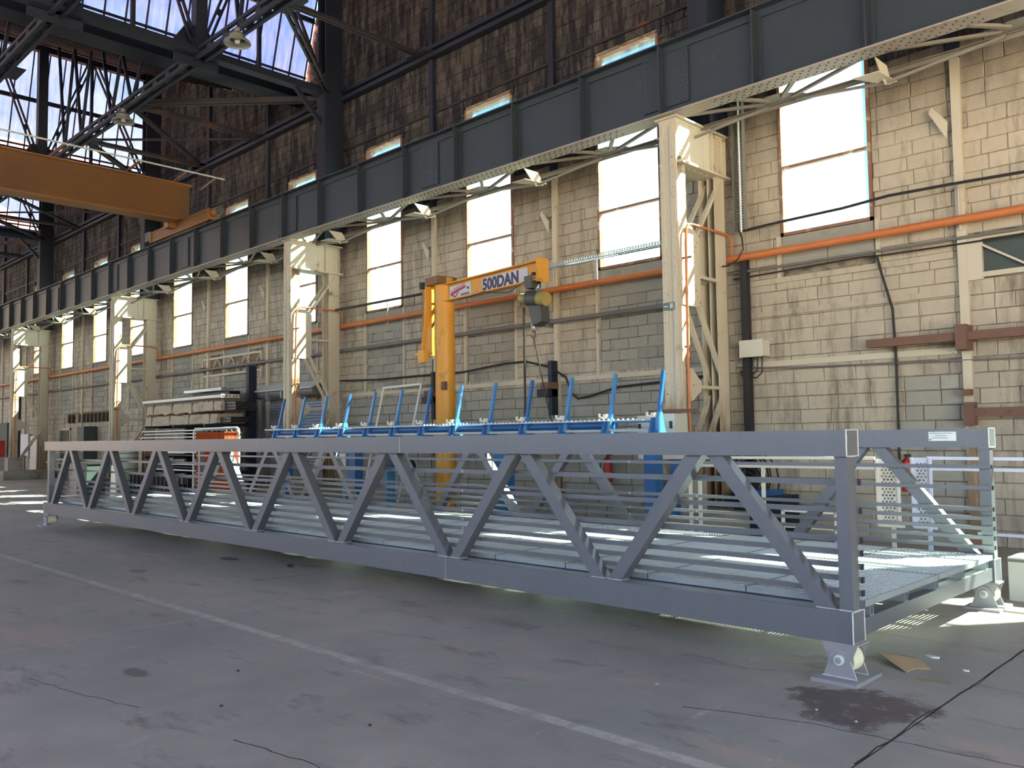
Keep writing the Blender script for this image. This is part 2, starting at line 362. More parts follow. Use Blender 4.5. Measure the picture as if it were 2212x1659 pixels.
# ---- long wall -----------------------------------------------------------
wall = empty('wall_back', (0, YW, 0), 'long wall of limewashed and sooty blocks with tall windows', 'wall', kind='structure')
holes = [(x, x+1.5, 4.8, 9.07) for x in WINX]
mb = MB(); edges = [XA]
wx = sorted(WINX, reverse=True); cur = XA
for x in wx: mb.box(x+1.5, cur, YW+.03, YW+.3, 0, 11.4); cur = x; mb.box(x, x+1.5, YW+.03, YW+.3, 0, 4.8); mb.box(x, x+1.5, YW+.03, YW+.3, 9.07, 11.4)
mb.box(XB, cur, YW+.03, YW+.3, 0, 11.4)
for r in RIDGE: mb.prism([(r-1.3, 11.4), (r, 15.25), (r+10.15, 11.4)], 'y', YW+.03, YW+.3)
mb.build('wall_core', MORT, wall)
infill = [(x, x+1.5, 2.8, 4.25) for x in WINX if x < -9]
special = [(-23.3, -20.0, 0, 2.7), (-40.95, -39.6, 0, 2.15), (-27.04, -23.32, 3.72, 4.2), (-3.68, 1.2, 3.78, 4.24)]
grey_z = [(-19.0, -8.9, 0, 2.66), (-4.75, -3.86, 0, 2.3)]
sill = [(x, x+1.5, 4.25, 4.8) for x in WINX]
rects = {'limewashed': [], 'grey': [], 'soot': []}
H = .2175
def cut(x0, x1, z0, z1, zone):
    segs = [(x0, x1)]
    for a, b_, c0, d0 in zone:
        if z1 <= c0+.04 or z0 >= d0-.04: continue
        ns_ = []
        for (u, v) in segs:
            if v <= a or u >= b_: ns_.append((u, v))
            else:
                if a-u > .05: ns_.append((u, a))
                if v-b_ > .05: ns_.append((b_, v))
        segs = ns_
    return segs
allb = []; rb = random.Random(3)
rows = int(15.3/H)+1
for r_ in range(rows):
    z0 = r_*H; z1 = z0+H; x = -2.2 if r_ % 2 else -2.45
    while x > -55:
        L = .5 if rb.random() > .12 else rb.choice((.34, .26, .62)); a, b_ = x-L, x; x -= L
        for (u, v) in cut(a, b_, z0, z1, holes+infill+special+sill):
            zr = min(roof_z(u), roof_z(v))-.03
            if zr < z0+.04: continue
            z1 = min(z0+H, zr)
            gm = (u+v)/2; zm = (z0+z1)/2
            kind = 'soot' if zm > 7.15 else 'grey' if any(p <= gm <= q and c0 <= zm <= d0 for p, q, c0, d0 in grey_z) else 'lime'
            allb.append((u, v, z0, z1, kind, 0))
for (a, b_, c0, d0) in infill:
    for r_ in range(7):
        z0 = c0+r_*.207; z1 = min(z0+.207, d0); x = a-(.0 if r_ % 2 else .22)
        while x < b_:
            u, v = max(a, x), min(b_, x+.44); x += .44
            if v-u > .06: allb.append((u, v, z0, z1, 'grey', .018))
for (a, b_, c0, d0) in sill:
    if a > -9.0: allb.append((a, a+.75, c0, c0+.27, 'grey', .01)); allb.append((a+.75, b_, c0, c0+.27, 'grey', .01)); allb.append((a, b_, c0+.27, d0, 'grey', .0))
    else: allb.append((a, b_, c0, (c0+d0)/2, 'grey', .02)); allb.append((a, b_, (c0+d0)/2, d0, 'grey', .015))
def brick_mb(mbb, q):
    u, v, z0, z1, kd, dep = q; g = .0022 if kd == 'lime' else .004; j = rb.uniform(-.009, .009); y = YW+dep+j
    y0 = y+.05; jit = lambda: rb.uniform(-.005, .005); ch = .010
    fa = [(u+g+ch+jit(), y, z0+g+ch+jit()), (v-g-ch+jit(), y, z0+g+ch+jit()), (v-g-ch+jit(), y, z1-g-ch+jit()), (u+g+ch+jit(), y, z1-g-ch+jit())]
    bk = [(u+g, y0, z0+g), (v-g, y0, z0+g), (v-g, y0, z1-g), (u+g, y0, z1-g)]
    md = [(u+g, y+.012, z0+g), (v-g, y+.012, z0+g), (v-g, y+.012, z1-g), (u+g, y+.012, z1-g)]
    mbb.add(fa+md+bk, [(0, 1, 2, 3), (4, 5, 1, 0), (5, 6, 2, 1), (6, 7, 3, 2), (7, 4, 0, 3), (8, 9, 5, 4), (9, 10, 6, 5), (10, 11, 7, 6), (11, 8, 4, 7)])
def score(q):
    pa = proj(q[0], YW, q[2]); pb = proj(q[1], YW, q[3])
    if pa[0] < 0 or pb[0] > 2212 or pa[1] < 0 or pb[1] > 1659 or min(pa[1], pb[1]) > 1180 or pa[0] < -100: return 0
    return abs(pb[0]-pa[0])*abs(pb[1]-pa[1])
allb.sort(key=score, reverse=True)
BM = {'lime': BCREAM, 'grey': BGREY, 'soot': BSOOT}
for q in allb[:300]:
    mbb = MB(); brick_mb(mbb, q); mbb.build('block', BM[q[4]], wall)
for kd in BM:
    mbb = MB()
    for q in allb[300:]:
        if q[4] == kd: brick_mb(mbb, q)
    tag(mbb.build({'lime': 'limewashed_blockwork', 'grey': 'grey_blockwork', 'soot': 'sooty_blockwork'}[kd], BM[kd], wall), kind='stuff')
# steel girts and wall posts are parts of the wall
for (a, b_, z) in ((-19.0, -7.75, 2.72), (-7.4, -3.95, 2.72), (-7.4, -3.95, 3.55), (-7.4, -3.95, 4.08), (-3.7, 2, 2.9)):
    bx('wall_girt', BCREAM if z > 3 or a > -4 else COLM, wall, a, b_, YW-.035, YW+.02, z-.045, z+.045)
posts_x = [x for x in [-3.82-3.82*k for k in range(0, 14)] if min(abs(x-c) for c in COLX) > .6]
for x in posts_x:
    bx('wall_post', COLM, wall, x-.06, x+.06, YW-.07, YW+.02, 0, 6.9); bx('wall_post', DARKB, wall, x-.07, x+.07, YW-.1, YW+.02, 6.9, roof_z(x)-.2)
    if x > -27:
        MB().prism([(x-.10, 5.98), (x-.30, 6.24), (x-.35, 6.16), (x-.12, 5.74)], 'y', YW-.12, YW-.10).build('gusset_tab', COLM, wall)
for x in WINX:
    if x < -1 and x > -45:
        for xx in (x-.05, x+1.55):
            bx('jamb_post', COLM, wall, xx-.03, xx+.03, YW-.03, YW+.02, 2.75 if x < -8 else 4.12, 4.8)
            bx('jamb_post', DARKB, wall, xx-.03, xx+.03, YW-.03, YW+.02, 9.0, 9.25)
bx('sooty_girt', DARKB, wall, -50, -2, YW-.22, YW-.04, 10.58, 10.68); bx('sooty_girt', DARKB, wall, -50, -2, YW-.22, YW-.04, 10.76, 10.86)
bx('sooty_girt', DARK, wall, -50, -2, YW-.05, YW+.02, 9.28, 9.33)
# patches: dark openings beside lattice lintels
for (a, b_, z0, z1, nv) in ((-27.04, -23.32, 3.72, 4.2, 4), (-3.74, .6, 3.78, 4.24, 4)):
    lt = empty('lattice_lintel', ((a+b_)/2, YW, z0), 'cream lattice lintel with three and a half zigzags above the stock rack' if a < -20 else 'cream lattice lintel over a dark opening at the right end of wall', 'lintel', kind=None)
    bx('backing_board', WOOD if a < -20 else DKG, lt, a, b_, YW+.02, YW+.06, z0, z1)
    bx('chord', COLM, lt, a-.03, b_, YW-.05, YW+.01, z1, z1+.07); bx('chord', COLM, lt, a-.03, b_, YW-.05, YW+.01, z0-.07, z0)
    w = (b_-a)/nv
    if a < -20:
        for k in range(nv):
            xx = a+k*w
            MB().bar((xx+.03, YW-.02, z1), (xx+w/2, YW-.02, z0), .03, .06, (0, 1, 0)).build('diagonal', COLM, lt); MB().bar((xx+w/2, YW-.02, z0), (xx+w-.03, YW-.02, z1), .03, .06, (0, 1, 0)).build('diagonal', COLM, lt)
    else:
        for k in range(nv):
            xx = a+.08+k*w; MB().bar((xx, YW-.03, z1-.02), (xx+w*.62, YW-.03, z0), .03, .07, (0, 1, 0)).build('diagonal', COLM, lt)
        bx('end_plate', COLM, lt, a-.03, a+.17, YW-.06, YW+.01, z0-.1, z1+.02)
    bx('end_post', COLM, lt, a-.09, a-.03, YW-.06, YW+.01, z0-1.0, z1+.07); bx('end_post', COLM, lt, b_, b_+.06, YW-.06, YW+.01, z0-.3, z1+.07)
# ---- windows -------------------------------------------------------------
for k, x in enumerate(sorted(WINX, reverse=True)):
    w_ = empty('window_%d' % (k+1), (x+.75, YW, 4.8), 'tall window of corrugated clear sheets in rusty steel bars', 'window', 'tall corrugated windows', 'structure')
    fr = MB(); fr.box(x, x+.05, YW-.02, YW+.12, 4.8, 9.07).box(x+1.45, x+1.5, YW-.02, YW+.12, 4.8, 9.07).box(x, x+1.5, YW-.02, YW+.12, 4.8, 4.85).box(x, x+1.5, YW-.02, YW+.12, 9.04, 9.07)
    fr.build('window_frame', WFR, w_)
    for zb in (5.93, 7.03, 8.1): bx('glazing_bar', WFR, w_, x+.05, x+1.45, YW+.0, YW+.07, zb-.022, zb+.022)
    zs = (4.85, 5.93, 7.03, 8.1, 9.04)
    for z0, z1 in zip(zs[:-1], zs[1:]):
        n = 120; vs = []; fs = []
        for i in range(n+1):
            xx = x+.05+1.4*i/n; yy = YW+.1+.004*math.sin(2*math.pi*1.4*i/n/.076); vs += [(xx, yy, z0), (xx, yy, z1)]
        for i in range(n): fs.append((2*i, 2*i+2, 2*i+3, 2*i+1))
        MB().add(vs, fs).build('pane', GLW, w_, smooth=True)
    if -12 < x or True:
        pass
# ---- shutter door and dark door -----------------------------------------
d = empty('door_1', (-21.65, YW, 0), 'grey blue roller shutter behind the left blue rack posts', 'door', kind='structure')
mb = MB()
for k in range(33): mb.prism([(YW+.02, k*.08), (YW-.012, k*.08+.02), (YW-.012, k*.08+.06), (YW+.02, k*.08+.08)], 'x', -23.3, -20.0)
tag(mb.build('shutter_slats', SHUT, d), kind='stuff')
bx('shutter_guide', GALVD, d, -23.42, -23.3, YW-.06, YW+.02, 0, 2.75); bx('shutter_guide', GALVD, d, -20.0, -19.88, YW-.06, YW+.02, 0, 2.75)
MB().cyl((-23.35, YW-.28, 2.92), (-19.9, YW-.28, 2.92), .15, 16).build('shutter_drum', GRYP, d, smooth=True)
mb = MB().prism([(YW-.5, 2.96), (YW-.04, 3.16), (YW-.04, 3.2), (YW-.52, 3.0)], 'x', -23.4, -19.85); mb.build('drum_cover', GALV, d)
for xx in (-23.1, -22.3, -21.5, -20.7): bx('cover_bracket', GALVD, d, xx, xx+.04, YW-.45, YW+.01, 2.74, 3.0)
d = empty('door_2', (-40.3, YW, 0), 'dark doorway with pale frame near the far end', 'door', kind='structure')
bx('door_leaf', DKG, d, -40.9, -39.65, YW+.02, YW+.06, 0, 2.1); bx('door_frame', COLM, d, -41.0, -40.9, YW-.04, YW+.02, 0, 2.2); bx('door_frame', COLM, d, -39.65, -39.55, YW-.04, YW+.02, 0, 2.2); bx('door_frame', COLM, d, -41.0, -39.55, YW-.04, YW+.02, 2.1, 2.2)
# ---- end walls ------------------------------------------------------------
MB().box(XB-.3, XB, -14, YW+.3, 0, 15).build('wall_left', BSOOT); tag(bpy.data.objects['wall_left'], 'far end wall of the hall', 'wall', kind='structure')
MB().box(XA, XA+.3, 7, YW+.3, 0, 15).box(XA, XA+.3, -14, -9, 0, 15).box(XA, XA+.3, -9, 7, 5.6, 15).build('wall_right', BCREAM); tag(bpy.data.objects['wall_right'], 'near end wall of the hall with an added opening that lets in light, behind the camera', 'wall', kind='structure')  # unseen opening added so light reaches the faces turned this way
fw = MB(); cur = XA
for x in sorted(WINX, reverse=True): fw.box(x+1.9, cur, -14.3, -14, 0, 11.4); fw.box(x-.4, x+1.9, -14.3, -14, 0, 5.6); fw.box(x-.4, x+1.9, -14.3, -14, 9.6, 11.4); cur = x-.4
fw.box(XB, cur, -14.3, -14, 0, 11.4)
for r in RIDGE: fw.prism([(r-1.3, 11.4), (r, 15.25), (r+10.15, 11.4)], 'y', -14.3, -14.0)
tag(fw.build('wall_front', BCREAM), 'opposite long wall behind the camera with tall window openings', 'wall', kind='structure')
# ---- sawtooth roof --------------------------------------------------------
roof = empty('ceiling', (-20, 0, 11.4), 'dark sawtooth roof with purlins and steep glazed bands', 'roof', kind='structure')
YR0, YR1 = -14, YW+.3
for r in RIDGE:
    x1, z1 = r+10.15, 15.3-10.15*.376
    MB().prism([(r, 15.27), (x1, z1-.03), (x1, z1), (r, 15.3)], 'y', YR0, YR1).build('roof_boarding', DARK, roof)
    MB().prism([(r-.1, 15.36), (x1, z1+.03), (x1, z1+.06), (r-.1, 15.40)], 'y', YR0, YR1).build('outer_roof_sheet', TILE, roof)
    for k in range(13):
        xx = r+.3+k*.8; zz = 15.3-(xx-r)*.376
        bx('purlin', DARK, roof, xx-.035, xx+.035, YR0, YR1, zz-.17, zz-.03)
    bx('valley_gutter', DARKB, roof, x1-.1, x1+.55, YR0, YR1, 11.12, 11.4); bx('ridge_beam', DARKB, roof, r-.08, r+.1, YR0, YR1, 15.05, 15.3)
    xg = lambda z: (r-1.2)+(z-11.55)/(15.2-11.55)*1.15
    mb = MB(); y = YW-.05; ys = []
    while y > -9: ys.append(y); y -= .5
    for i, yy in enumerate(ys):
        MB().bar((xg(11.45)+.03, yy, 11.45), (xg(15.15)+.03, yy, 15.15), .035, .05, (1, 0, 0)).build('glazing_bar', DARKB, roof)
        if i+1 < len(ys):
            n = 10; vs = []; fs = []
            for q_ in range(n+1):
                y2 = yy-.5*q_/n; off = .012*(1 if (q_ % 4) in (1, 2) else -1); vs += [(xg(11.5)-.02+off, y2, 11.5), (xg(15.2)-.02+off, y2, 15.2)]
            for q_ in range(n): fs.append((2*q_, 2*q_+2, 2*q_+3, 2*q_+1))
            MB().add(vs, fs).build('roof_pane', GLR, roof)
    for zr, hh in ((11.72, .05), (11.86, .05), (13.35, .14)):
        MB().bar((xg(zr)+.10, ys[-1], zr), (xg(zr)+.10, ys[0], zr), .06, hh).build('glazing_rail', DARKB, roof)
    MB().box(r-1.33, r-1.30, -9, YW, 11.38, 11.62).build('gutter_board', TANS, roof)
    for i, yy in enumerate(ys[::2]): bx('board_batten', DARKB, roof, r-1.31, r-1.24, yy-.02, yy+.02, 11.36, 11.66)
# ================================================================ BIG STEEL
def doubled(mb, p, q, w, h, gap, up=(0, 0, 1)):
    p = Vector(p); q = Vector(q); d_ = (q-p).normalized(); a = d_.cross(Vector(up)).normalized()*gap/2
    mb.bar(p+a, q+a, w, h, up); mb.bar(p-a, q-a, w, h, up)
    n = max(2, int((q-p).length/.9))
    for k in range(n+1): c_ = p.lerp(q, k/n); mb.bar(c_-a, c_+a, .16, h*.5, up)
    return mb
rt_lab = ['nearest roof truss frame rising above the second lattice column', 'second roof truss frame rising above the third lattice column', 'farthest roof truss frame at upper left', 'roof truss frame over the first lattice column, beyond the top edge']
for j, xk in enumerate((-19.05, -30.5, -41.95, -7.6)):
    tr = empty('roof_truss', (xk, 0, 10.7), rt_lab[j], 'truss')
    MB().box(xk-.14, xk+.14, -13.5, 12.3, 10.66, 10.84).build('bottom_chord', DARKB, tr)
    ztop = roof_z(xk)-.25
    MB().box(xk-.1, xk+.1, -13.5, 12.3, ztop-.2, ztop).build('top_chord', DARKB, tr)
    for i, yy in enumerate((8.95, 5.85, 2.75, -.35, -3.45, -6.55)):
        MB().box(xk-.13, xk+.13, yy-.14, yy+.14, 10.8, ztop).build('post', DARKB, tr)
        MB().prism([(yy-.55, 10.45), (yy+.55, 10.45), (yy+.55, 11.0), (yy+.25, 11.45), (yy-.25, 11.45), (yy-.55, 11.0)], 'x', xk-.16, xk-.13).build('gusset', DARKB, tr)
        for s_ in (-1, 1):
            mb = MB(); doubled(mb, (xk, yy+s_*.15, 11.0), (xk, yy+s_*1.5, ztop-.1), .05, .07, .12, (1, 0, 0)); mb.build('diagonal', DARKB, tr)
        MB().bar((xk, yy+1.55, 10.8), (xk, yy+1.55, ztop), .09, .09).build('sub_post', DARKB, tr)
    mb = MB(); doubled(mb, (xk, 12.35, 10.9), (xk, 10.6, ztop-.1), .05, .08, .14, (1, 0, 0)); mb.build('diagonal', DARKB, tr)
    mb = MB().bar((xk, 12.3, 9.9), (xk, 11.5, 10.7), .10, .10, (1, 0, 0)); mb.build('knee_brace', DARKB, tr)
for j, yy in enumerate((9.0, 5.85)):
    lb = empty('longitudinal_brace', (-25, yy, 10.6), ('laced dark beam running under the skylights, nearer the wall' if j == 0 else 'laced dark beam running under the skylights at the far left corner'), 'beam')
    mb = MB()
    for zz in (10.62, 10.80):
        mb.bar((-50, yy-.11, zz), (-6, yy-.11, zz), .07, .08); mb.bar((-50, yy+.11, zz), (-6, yy+.11, zz), .07, .08)
    x = -50
    while x < -6.5: mb.box(x, x+.22, yy-.13, yy+.13, 10.66, 10.76); x += .75
    mb.build('laced_chord', DARKB, lb)
    for xx in (-15.5, -23.15, -26.95, -34.6, -38.4): MB().prism([(xx-.4, yy-.2), (xx+.4, yy-.2), (xx+.4, yy+.45), (xx-.4, yy+.45)], 'z', 10.69, 10.72).build('node_plate', DARKB, lb)
    # slanted hangers rising from the beam into the tooth
    for xx in (-15.5, -17.2, -23.15, -24.6, -26.95, -28.4, -34.6, -38.4):
        mb = MB().bar((xx, yy, 10.75), (xx+.7, yy, roof_z(xx+.7)-.2), .06, .08, (0, 1, 0)).bar((xx, yy, 10.75), (xx-.7, yy, roof_z(xx-.7)-.2), .06, .08, (0, 1, 0)); mb.build('hanger', DARKB, lb)
hb = []
for s_ in (0, -11.45, -22.9):
    tag_l = {0: 'nearest', -11.45: 'middle', -22.9: 'farthest'}[s_]
    w_ = empty('wind_bracing', (-19.1+s_, 11, 10.75), tag_l+' flat panel of red brown wind bracing struts between wall and beam', 'bracing')
    segs = [((-15.5, 9), (-15.5, 12.95), .09), ((-15.6, 9.2), (-19.0, 12.5), .10), ((-23.1, 9.05), (-19.2, 12.75), .13), ((-23.2, 9.3), (-23.2, 12.95), .12), ((-27.0, 9.05), (-23.3, 12.95), .05), ((-23.5, 9.2), (-27.1, 12.9), .08), ((-27.0, 9.1), (-27.0, 12.9), .10)]
    for (p, q, wd) in segs:
        mb = MB(); doubled(mb, (p[0]+s_, p[1], 10.72), (q[0]+s_, q[1], 10.72), wd*.55, wd, wd*1.1); mb.build('strut', DARK, w_)
    for xx in (-15.5, -23.2, -27.05): MB().prism([(xx-.35+s_, 12.6), (xx+.35+s_, 12.6), (xx+.5+s_, 12.97), (xx-.5+s_, 12.97)], 'z', 10.69, 10.72).build('wall_node_plate', DARKB, w_)
# ---- lattice columns -------------------------------------------------------
def make_column(x):
    c_ = empty('lattice_column', (x, 11.3, 0))
    L, Rr = x-.155, x+.155
    # front chord
    MB().box(L, Rr, 11.30, 11.33, .95, 6.62).build('front_plate', COLM, c_)
    MB().box(L+.02, L+.10, 11.275, 11.30, .95, 6.5).build('cover_strip', COLM, c_); MB().box(Rr-.10, Rr-.02, 11.275, 11.30, .95, 6.5).build('cover_strip', COLM, c_)
    MB().box(Rr-.02, Rr, 11.33, 11.56, .95, 6.0).build('side_plate', COLR, c_); MB().box(L, L+.02, 11.33, 11.56, .95, 6.0).build('side_plate', COLR, c_)
    MB().box(L, Rr, 11.54, 11.56, .95, 5.9).build('back_plate', COLR, c_)
    # rear chord
    MB().box(Rr-.02, Rr, 12.42, 12.75, .35, 5.9).build('rear_plate', COLM, c_); MB().box(L, L+.02, 12.42, 12.75, .35, 5.9).build('rear_plate', COLM, c_)
    MB().box(L, Rr, 12.72, 12.75, .35, 5.9).build('rear_flange', COLM, c_)
    MB().box(x-.01, x+.01, 12.45, 12.72, .35, 5.9).build('rear_web', COLM, c_)
    # bracket box
    MB().box(Rr-.02, Rr, 11.33, 12.76, 5.92, 6.60).build('bracket_plate', COLM, c_); MB().box(L, L+.02, 11.33, 12.76, 5.92, 6.60).build('bracket_plate', COLM, c_)
    MB().box(L-.05, Rr+.06, 11.25, 12.82, 6.60, 6.63).build('bracket_top', COLM, c_); MB().box(L-.04, Rr+.08, 11.33, 12.82, 5.88, 5.92).build('bracket_shelf', COLM, c_)
    MB().box(Rr, Rr+.05, 12.30, 12.33, 5.93, 6.6).build('bracket_rib', COLM, c_); MB().box(Rr, Rr+.05, 12.70, 12.73, 5.93, 6.6).build('bracket_rib', COLM, c_)
    # gussets in the side planes
    MB().prism([(11.31, 4.95), (11.62, 4.95), (11.90, 4.75), (11.90, 3.72), (11.80, 3.62), (11.31, 3.62)], 'x', Rr, Rr+.012).build('gusset', COLM, c_)
    MB().prism([(11.31, 2.66), (11.6, 2.62), (11.85, 2.42), (11.85, 2.28), (11.6, 2.12), (11.31, 2.06)], 'x', Rr, Rr+.012).build('gusset', COLM, c_)
    for side in (Rr-.03, L+.03):
        for (p, q, w_) in (((12.62, 5.82), (11.80, 4.72), .075), ((11.85, 4.12), (12.5, 4.12), .09), ((11.84, 3.72), (12.60, 2.42), .075), ((11.8, 2.34), (12.55, 2.34), .09), ((12.55, 2.22), (11.60, .75), .08)):
            MB().bar((side, p[0], p[1]), (side, q[0], q[1]), .05, w_, (1, 0, 0)).build('lacing', COLM, c_)
    # upper stanchion
    MB().box(x-.19, x+.19, 12.28, 12.31, 6.63, 11.2).build('upper_stanchion_flange', DARKB, c_); MB().box(x-.19, x+.19, 12.83, 12.86, 6.63, 11.2).build('upper_stanchion_flange', DARKB, c_)
    MB().box(x-.012, x+.012, 12.31, 12.83, 6.63, 11.2).build('upper_stanchion_web', DARKB, c_); MB().box(x+.16, x+.19, 12.31, 12.83, 6.63, 15).build('upper_stanchion_side', DARKB, c_)
    MB().box(x-.19, x-.16, 12.31, 12.83, 6.63, 15).build('upper_stanchion_side', DARKB, c_)
    # pedestal
    MB().box(L-.06, Rr+.12, 11.15, 11.75, .38, .95).build('concrete_shoe', CONC, c_); MB().box(x-.75, x+.75, 10.85, 12.9, 0, .38).build('concrete_pedestal', CONC, c_)
    # rivets
    rv = MB()
    z = 1.1
    while z < 6.5:
        rv.rivet((L+.06, 11.275, z), (0, -1, 0), .013); rv.rivet((Rr-.06, 11.275, z+.07), (0, -1, 0), .013); z += .16
    z = 3.75
    while z < 4.9:
        rv.rivet((Rr+.012, 11.38, z), (1, 0, 0), .014); rv.rivet((Rr+.012, 11.46, z), (1, 0, 0), .014); z += .28
    for (yy, zz) in ((11.82, 4.66), (11.78, 4.58), (11.74, 4.50), (11.70, 4.42), (11.70, 4.12), (11.78, 4.12), (11.86, 4.12), (11.72, 3.98), (11.76, 3.88), (11.80, 3.78), (11.84, 3.7), (11.42, 2.55), (11.42, 2.15), (11.62, 2.36), (11.7, 2.36), (11.78, 2.36)): rv.rivet((Rr+.012, yy, zz), (1, 0, 0), .014)
    for k in range(9):
        zz = 5.98+k*.065
        for yy in (11.40, 11.52 if k % 2 else 11.46, 12.1, 12.62): rv.rivet((Rr, yy, zz), (1, 0, 0), .013)
    for k in range(14): rv.rivet((Rr, 11.42+k*.098, 6.55), (1, 0, 0), .012); rv.rivet((Rr+.03, 11.42+k*.098, 6.60), (0, 0, -1), .012); rv.rivet((Rr+.04, 11.42+k*.098, 5.88), (0, 0, -1), .012)
    for k in range(10): rv.rivet((Rr-.035, 11.7+k*.09, 5.86), (1, 0, 0), .012)
    tag(rv.build('rivets', COLR, c_), kind='stuff')
    return c_
c0 = make_column(COLX[1])
clab = {0: 'cream riveted lattice column standing beyond the right edge of the picture', 1: 'nearest cream riveted lattice column, with orange pipe, right of the blue rack', 2: 'second cream lattice column, in front of the roller shutter', 3: 'third cream lattice column, left of the stock rack', 4: 'fourth cream lattice column, at the left edge on a visible concrete base', 5: 'fifth lattice column beyond the left edge'}
tag(c0, clab[1], 'column', 'riveted lattice columns')
for k, x in enumerate(COLX):
    if k in (1, 5): continue
    c_ = copy_tree(c0, None, (x-COLX[1], 0, 0)); c_['label'] = clab[k]
# ---- crane girder ----------------------------------------------------------
G0, G1 = -60.0, 6.0
gd = empty('crane_girder', (-10, 11.31, 6.63), 'long blue grey riveted plate girder carried by the cream columns', 'girder')
MB().box(G0, G1, 11.30, 11.32, 6.66, 7.78).build('web', GIRD, gd)
MB().box(G0, G1, 11.14, 11.48, 6.63, 6.655).build('bottom_flange', GIRU, gd); MB().box(G0, G1, 11.14, 11.48, 7.775, 7.80).build('top_flange', GIRD, gd)
MB().box(G0, G1, 11.275, 11.30, 6.655, 6.77).build('flange_angle', GIRD, gd); MB().box(G0, G1, 11.27, 11.30, 7.66, 7.775).build('flange_angle', GIRD, gd)
MB().box(G0, G1, 11.28, 11.34, 7.80, 7.87).build('crane_rail', RUST, gd)
rv = MB(); x = -7.62; k = 0; sx_ = []
for k in range(-5, 28): sx_.append(-7.62-1.636*k)
for i, x in enumerate(sx_):
    if x < -50: continue
    MB().box(x-.012, x+.012, 11.15, 11.30, 6.655, 7.775).build('stiffener', GIRD, gd); MB().box(x, x+.09, 11.275, 11.30, 6.77, 7.66).build('stiffener_angle', GIRD, gd)
    MB().box(x-.012, x+.012, 11.32, 11.47, 6.655, 7.775).build('stiffener', GIRD, gd)
    if x > -36:
        for z in range(11): rv.rivet((x+.055, 11.275, 6.82+z*.08), (0, -1, 0), .012)
for x in (-7.62, -13.36, -19.05, -24.8, -30.5, -36.2):
    pl = MB(); a, b_ = (x-.38, x+.48) if abs(x+7.62) < .1 or abs(x+19.05) < .1 or abs(x+30.5) < .1 else (x-.30, x+.22)
    pl.box(a, b_, 11.262, 11.30, 6.78, 7.65).build('splice_plate', GIRD, gd)
    for c_ in range(2):
        for z in range(12):
            rv.rivet((a+.06+c_*.08+(.03 if z % 2 else 0), 11.262, 6.82+z*.072), (0, -1, 0), .016); rv.rivet((b_-.06-c_*.08+(.03 if z % 2 else 0), 11.262, 6.82+z*.072), (0, -1, 0), .016)
x = -3
while x > -32:
    if not any(abs(x-c_) < .9 for c_ in COLX):
        rv.rivet((x, 11.20, 6.63), (0, 0, -1), .016); rv.rivet((x-.06, 11.26, 6.63), (0, 0, -1), .016); rv.rivet((x, 11.37, 6.63), (0, 0, -1), .016); rv.rivet((x-.06, 11.43, 6.63), (0, 0, -1), .016)
    rv.rivet((x, 11.27, 7.72), (0, -1, 0), .012); x -= .125
tag(rv.build('rivets', GIRD, gd), kind='stuff')
text('A11', 'painted_mark', CHALK, gd, .17, (-6.95, 11.297, 7.30), (1, 0, 0), (0, 0, 1), .001); text('A10', 'painted_mark', CHALK, gd, .17, (-8.15, 11.297, 7.30), (1, 0, 0), (0, 0, 1), .001)
# ---- surge truss beside the girder ----------------------------------------
sg = empty('surge_truss', (-10, 11.9, 6.7), 'flat lattice truss hung between the plate girder and wall windows', 'truss')
mb = MB(); mb.bar((-50, 12.03, 6.62), (2, 12.03, 6.62), .06, .01); mb.bar((-50, 12.06, 6.59), (2, 12.06, 6.59), .01, .06); mb.build('back_chord', SURG, sg)
for i in range(14):
    x = -2.72-3.272*i
    if x < -48: break
    MB().prism([(x-.42, 12.06), (x+.42, 12.06), (x+.36, 11.92), (x+.12, 11.72), (x-.12, 11.72), (x-.36, 11.92)], 'z', 6.64, 6.65).build('gusset', SURG, sg)
    for dx in (-1.5, 1.5): MB().bar((x+.22*(1 if dx > 0 else -1), 11.93, 6.63), (x+dx, 11.42, 6.65), .05, .04).build('diagonal', SURG, sg)
    for dx in (-.35, .35): MB().bar((x+dx*.3, 11.85, 6.63), (x+dx*1.4, 11.45, 6.65), .06, .04).build('short_strut', SURG, sg)
    xm = x-1.636
    MB().prism([(11.48, 6.62), (11.86, 6.62), (12.0, 6.40), (11.80, 6.34)], 'x', xm-.01, xm+.01).build('hanger_plate', COLM, sg)
    MB().prism([(xm-.3, 11.44), (xm+.05, 11.44), (xm+.1, 11.98), (xm-.05, 11.98)], 'z', 6.40, 6.41).build('tie_plate', COLM, sg)
    MB().bar((xm, 11.84, 6.38), (x-.2, 12.02, 6.60), .035, .035).build('tie_rod', SURG, sg); MB().bar((xm, 11.84, 6.38), (xm-1.4, 12.02, 6.60), .035, .035).build('tie_rod', SURG, sg)
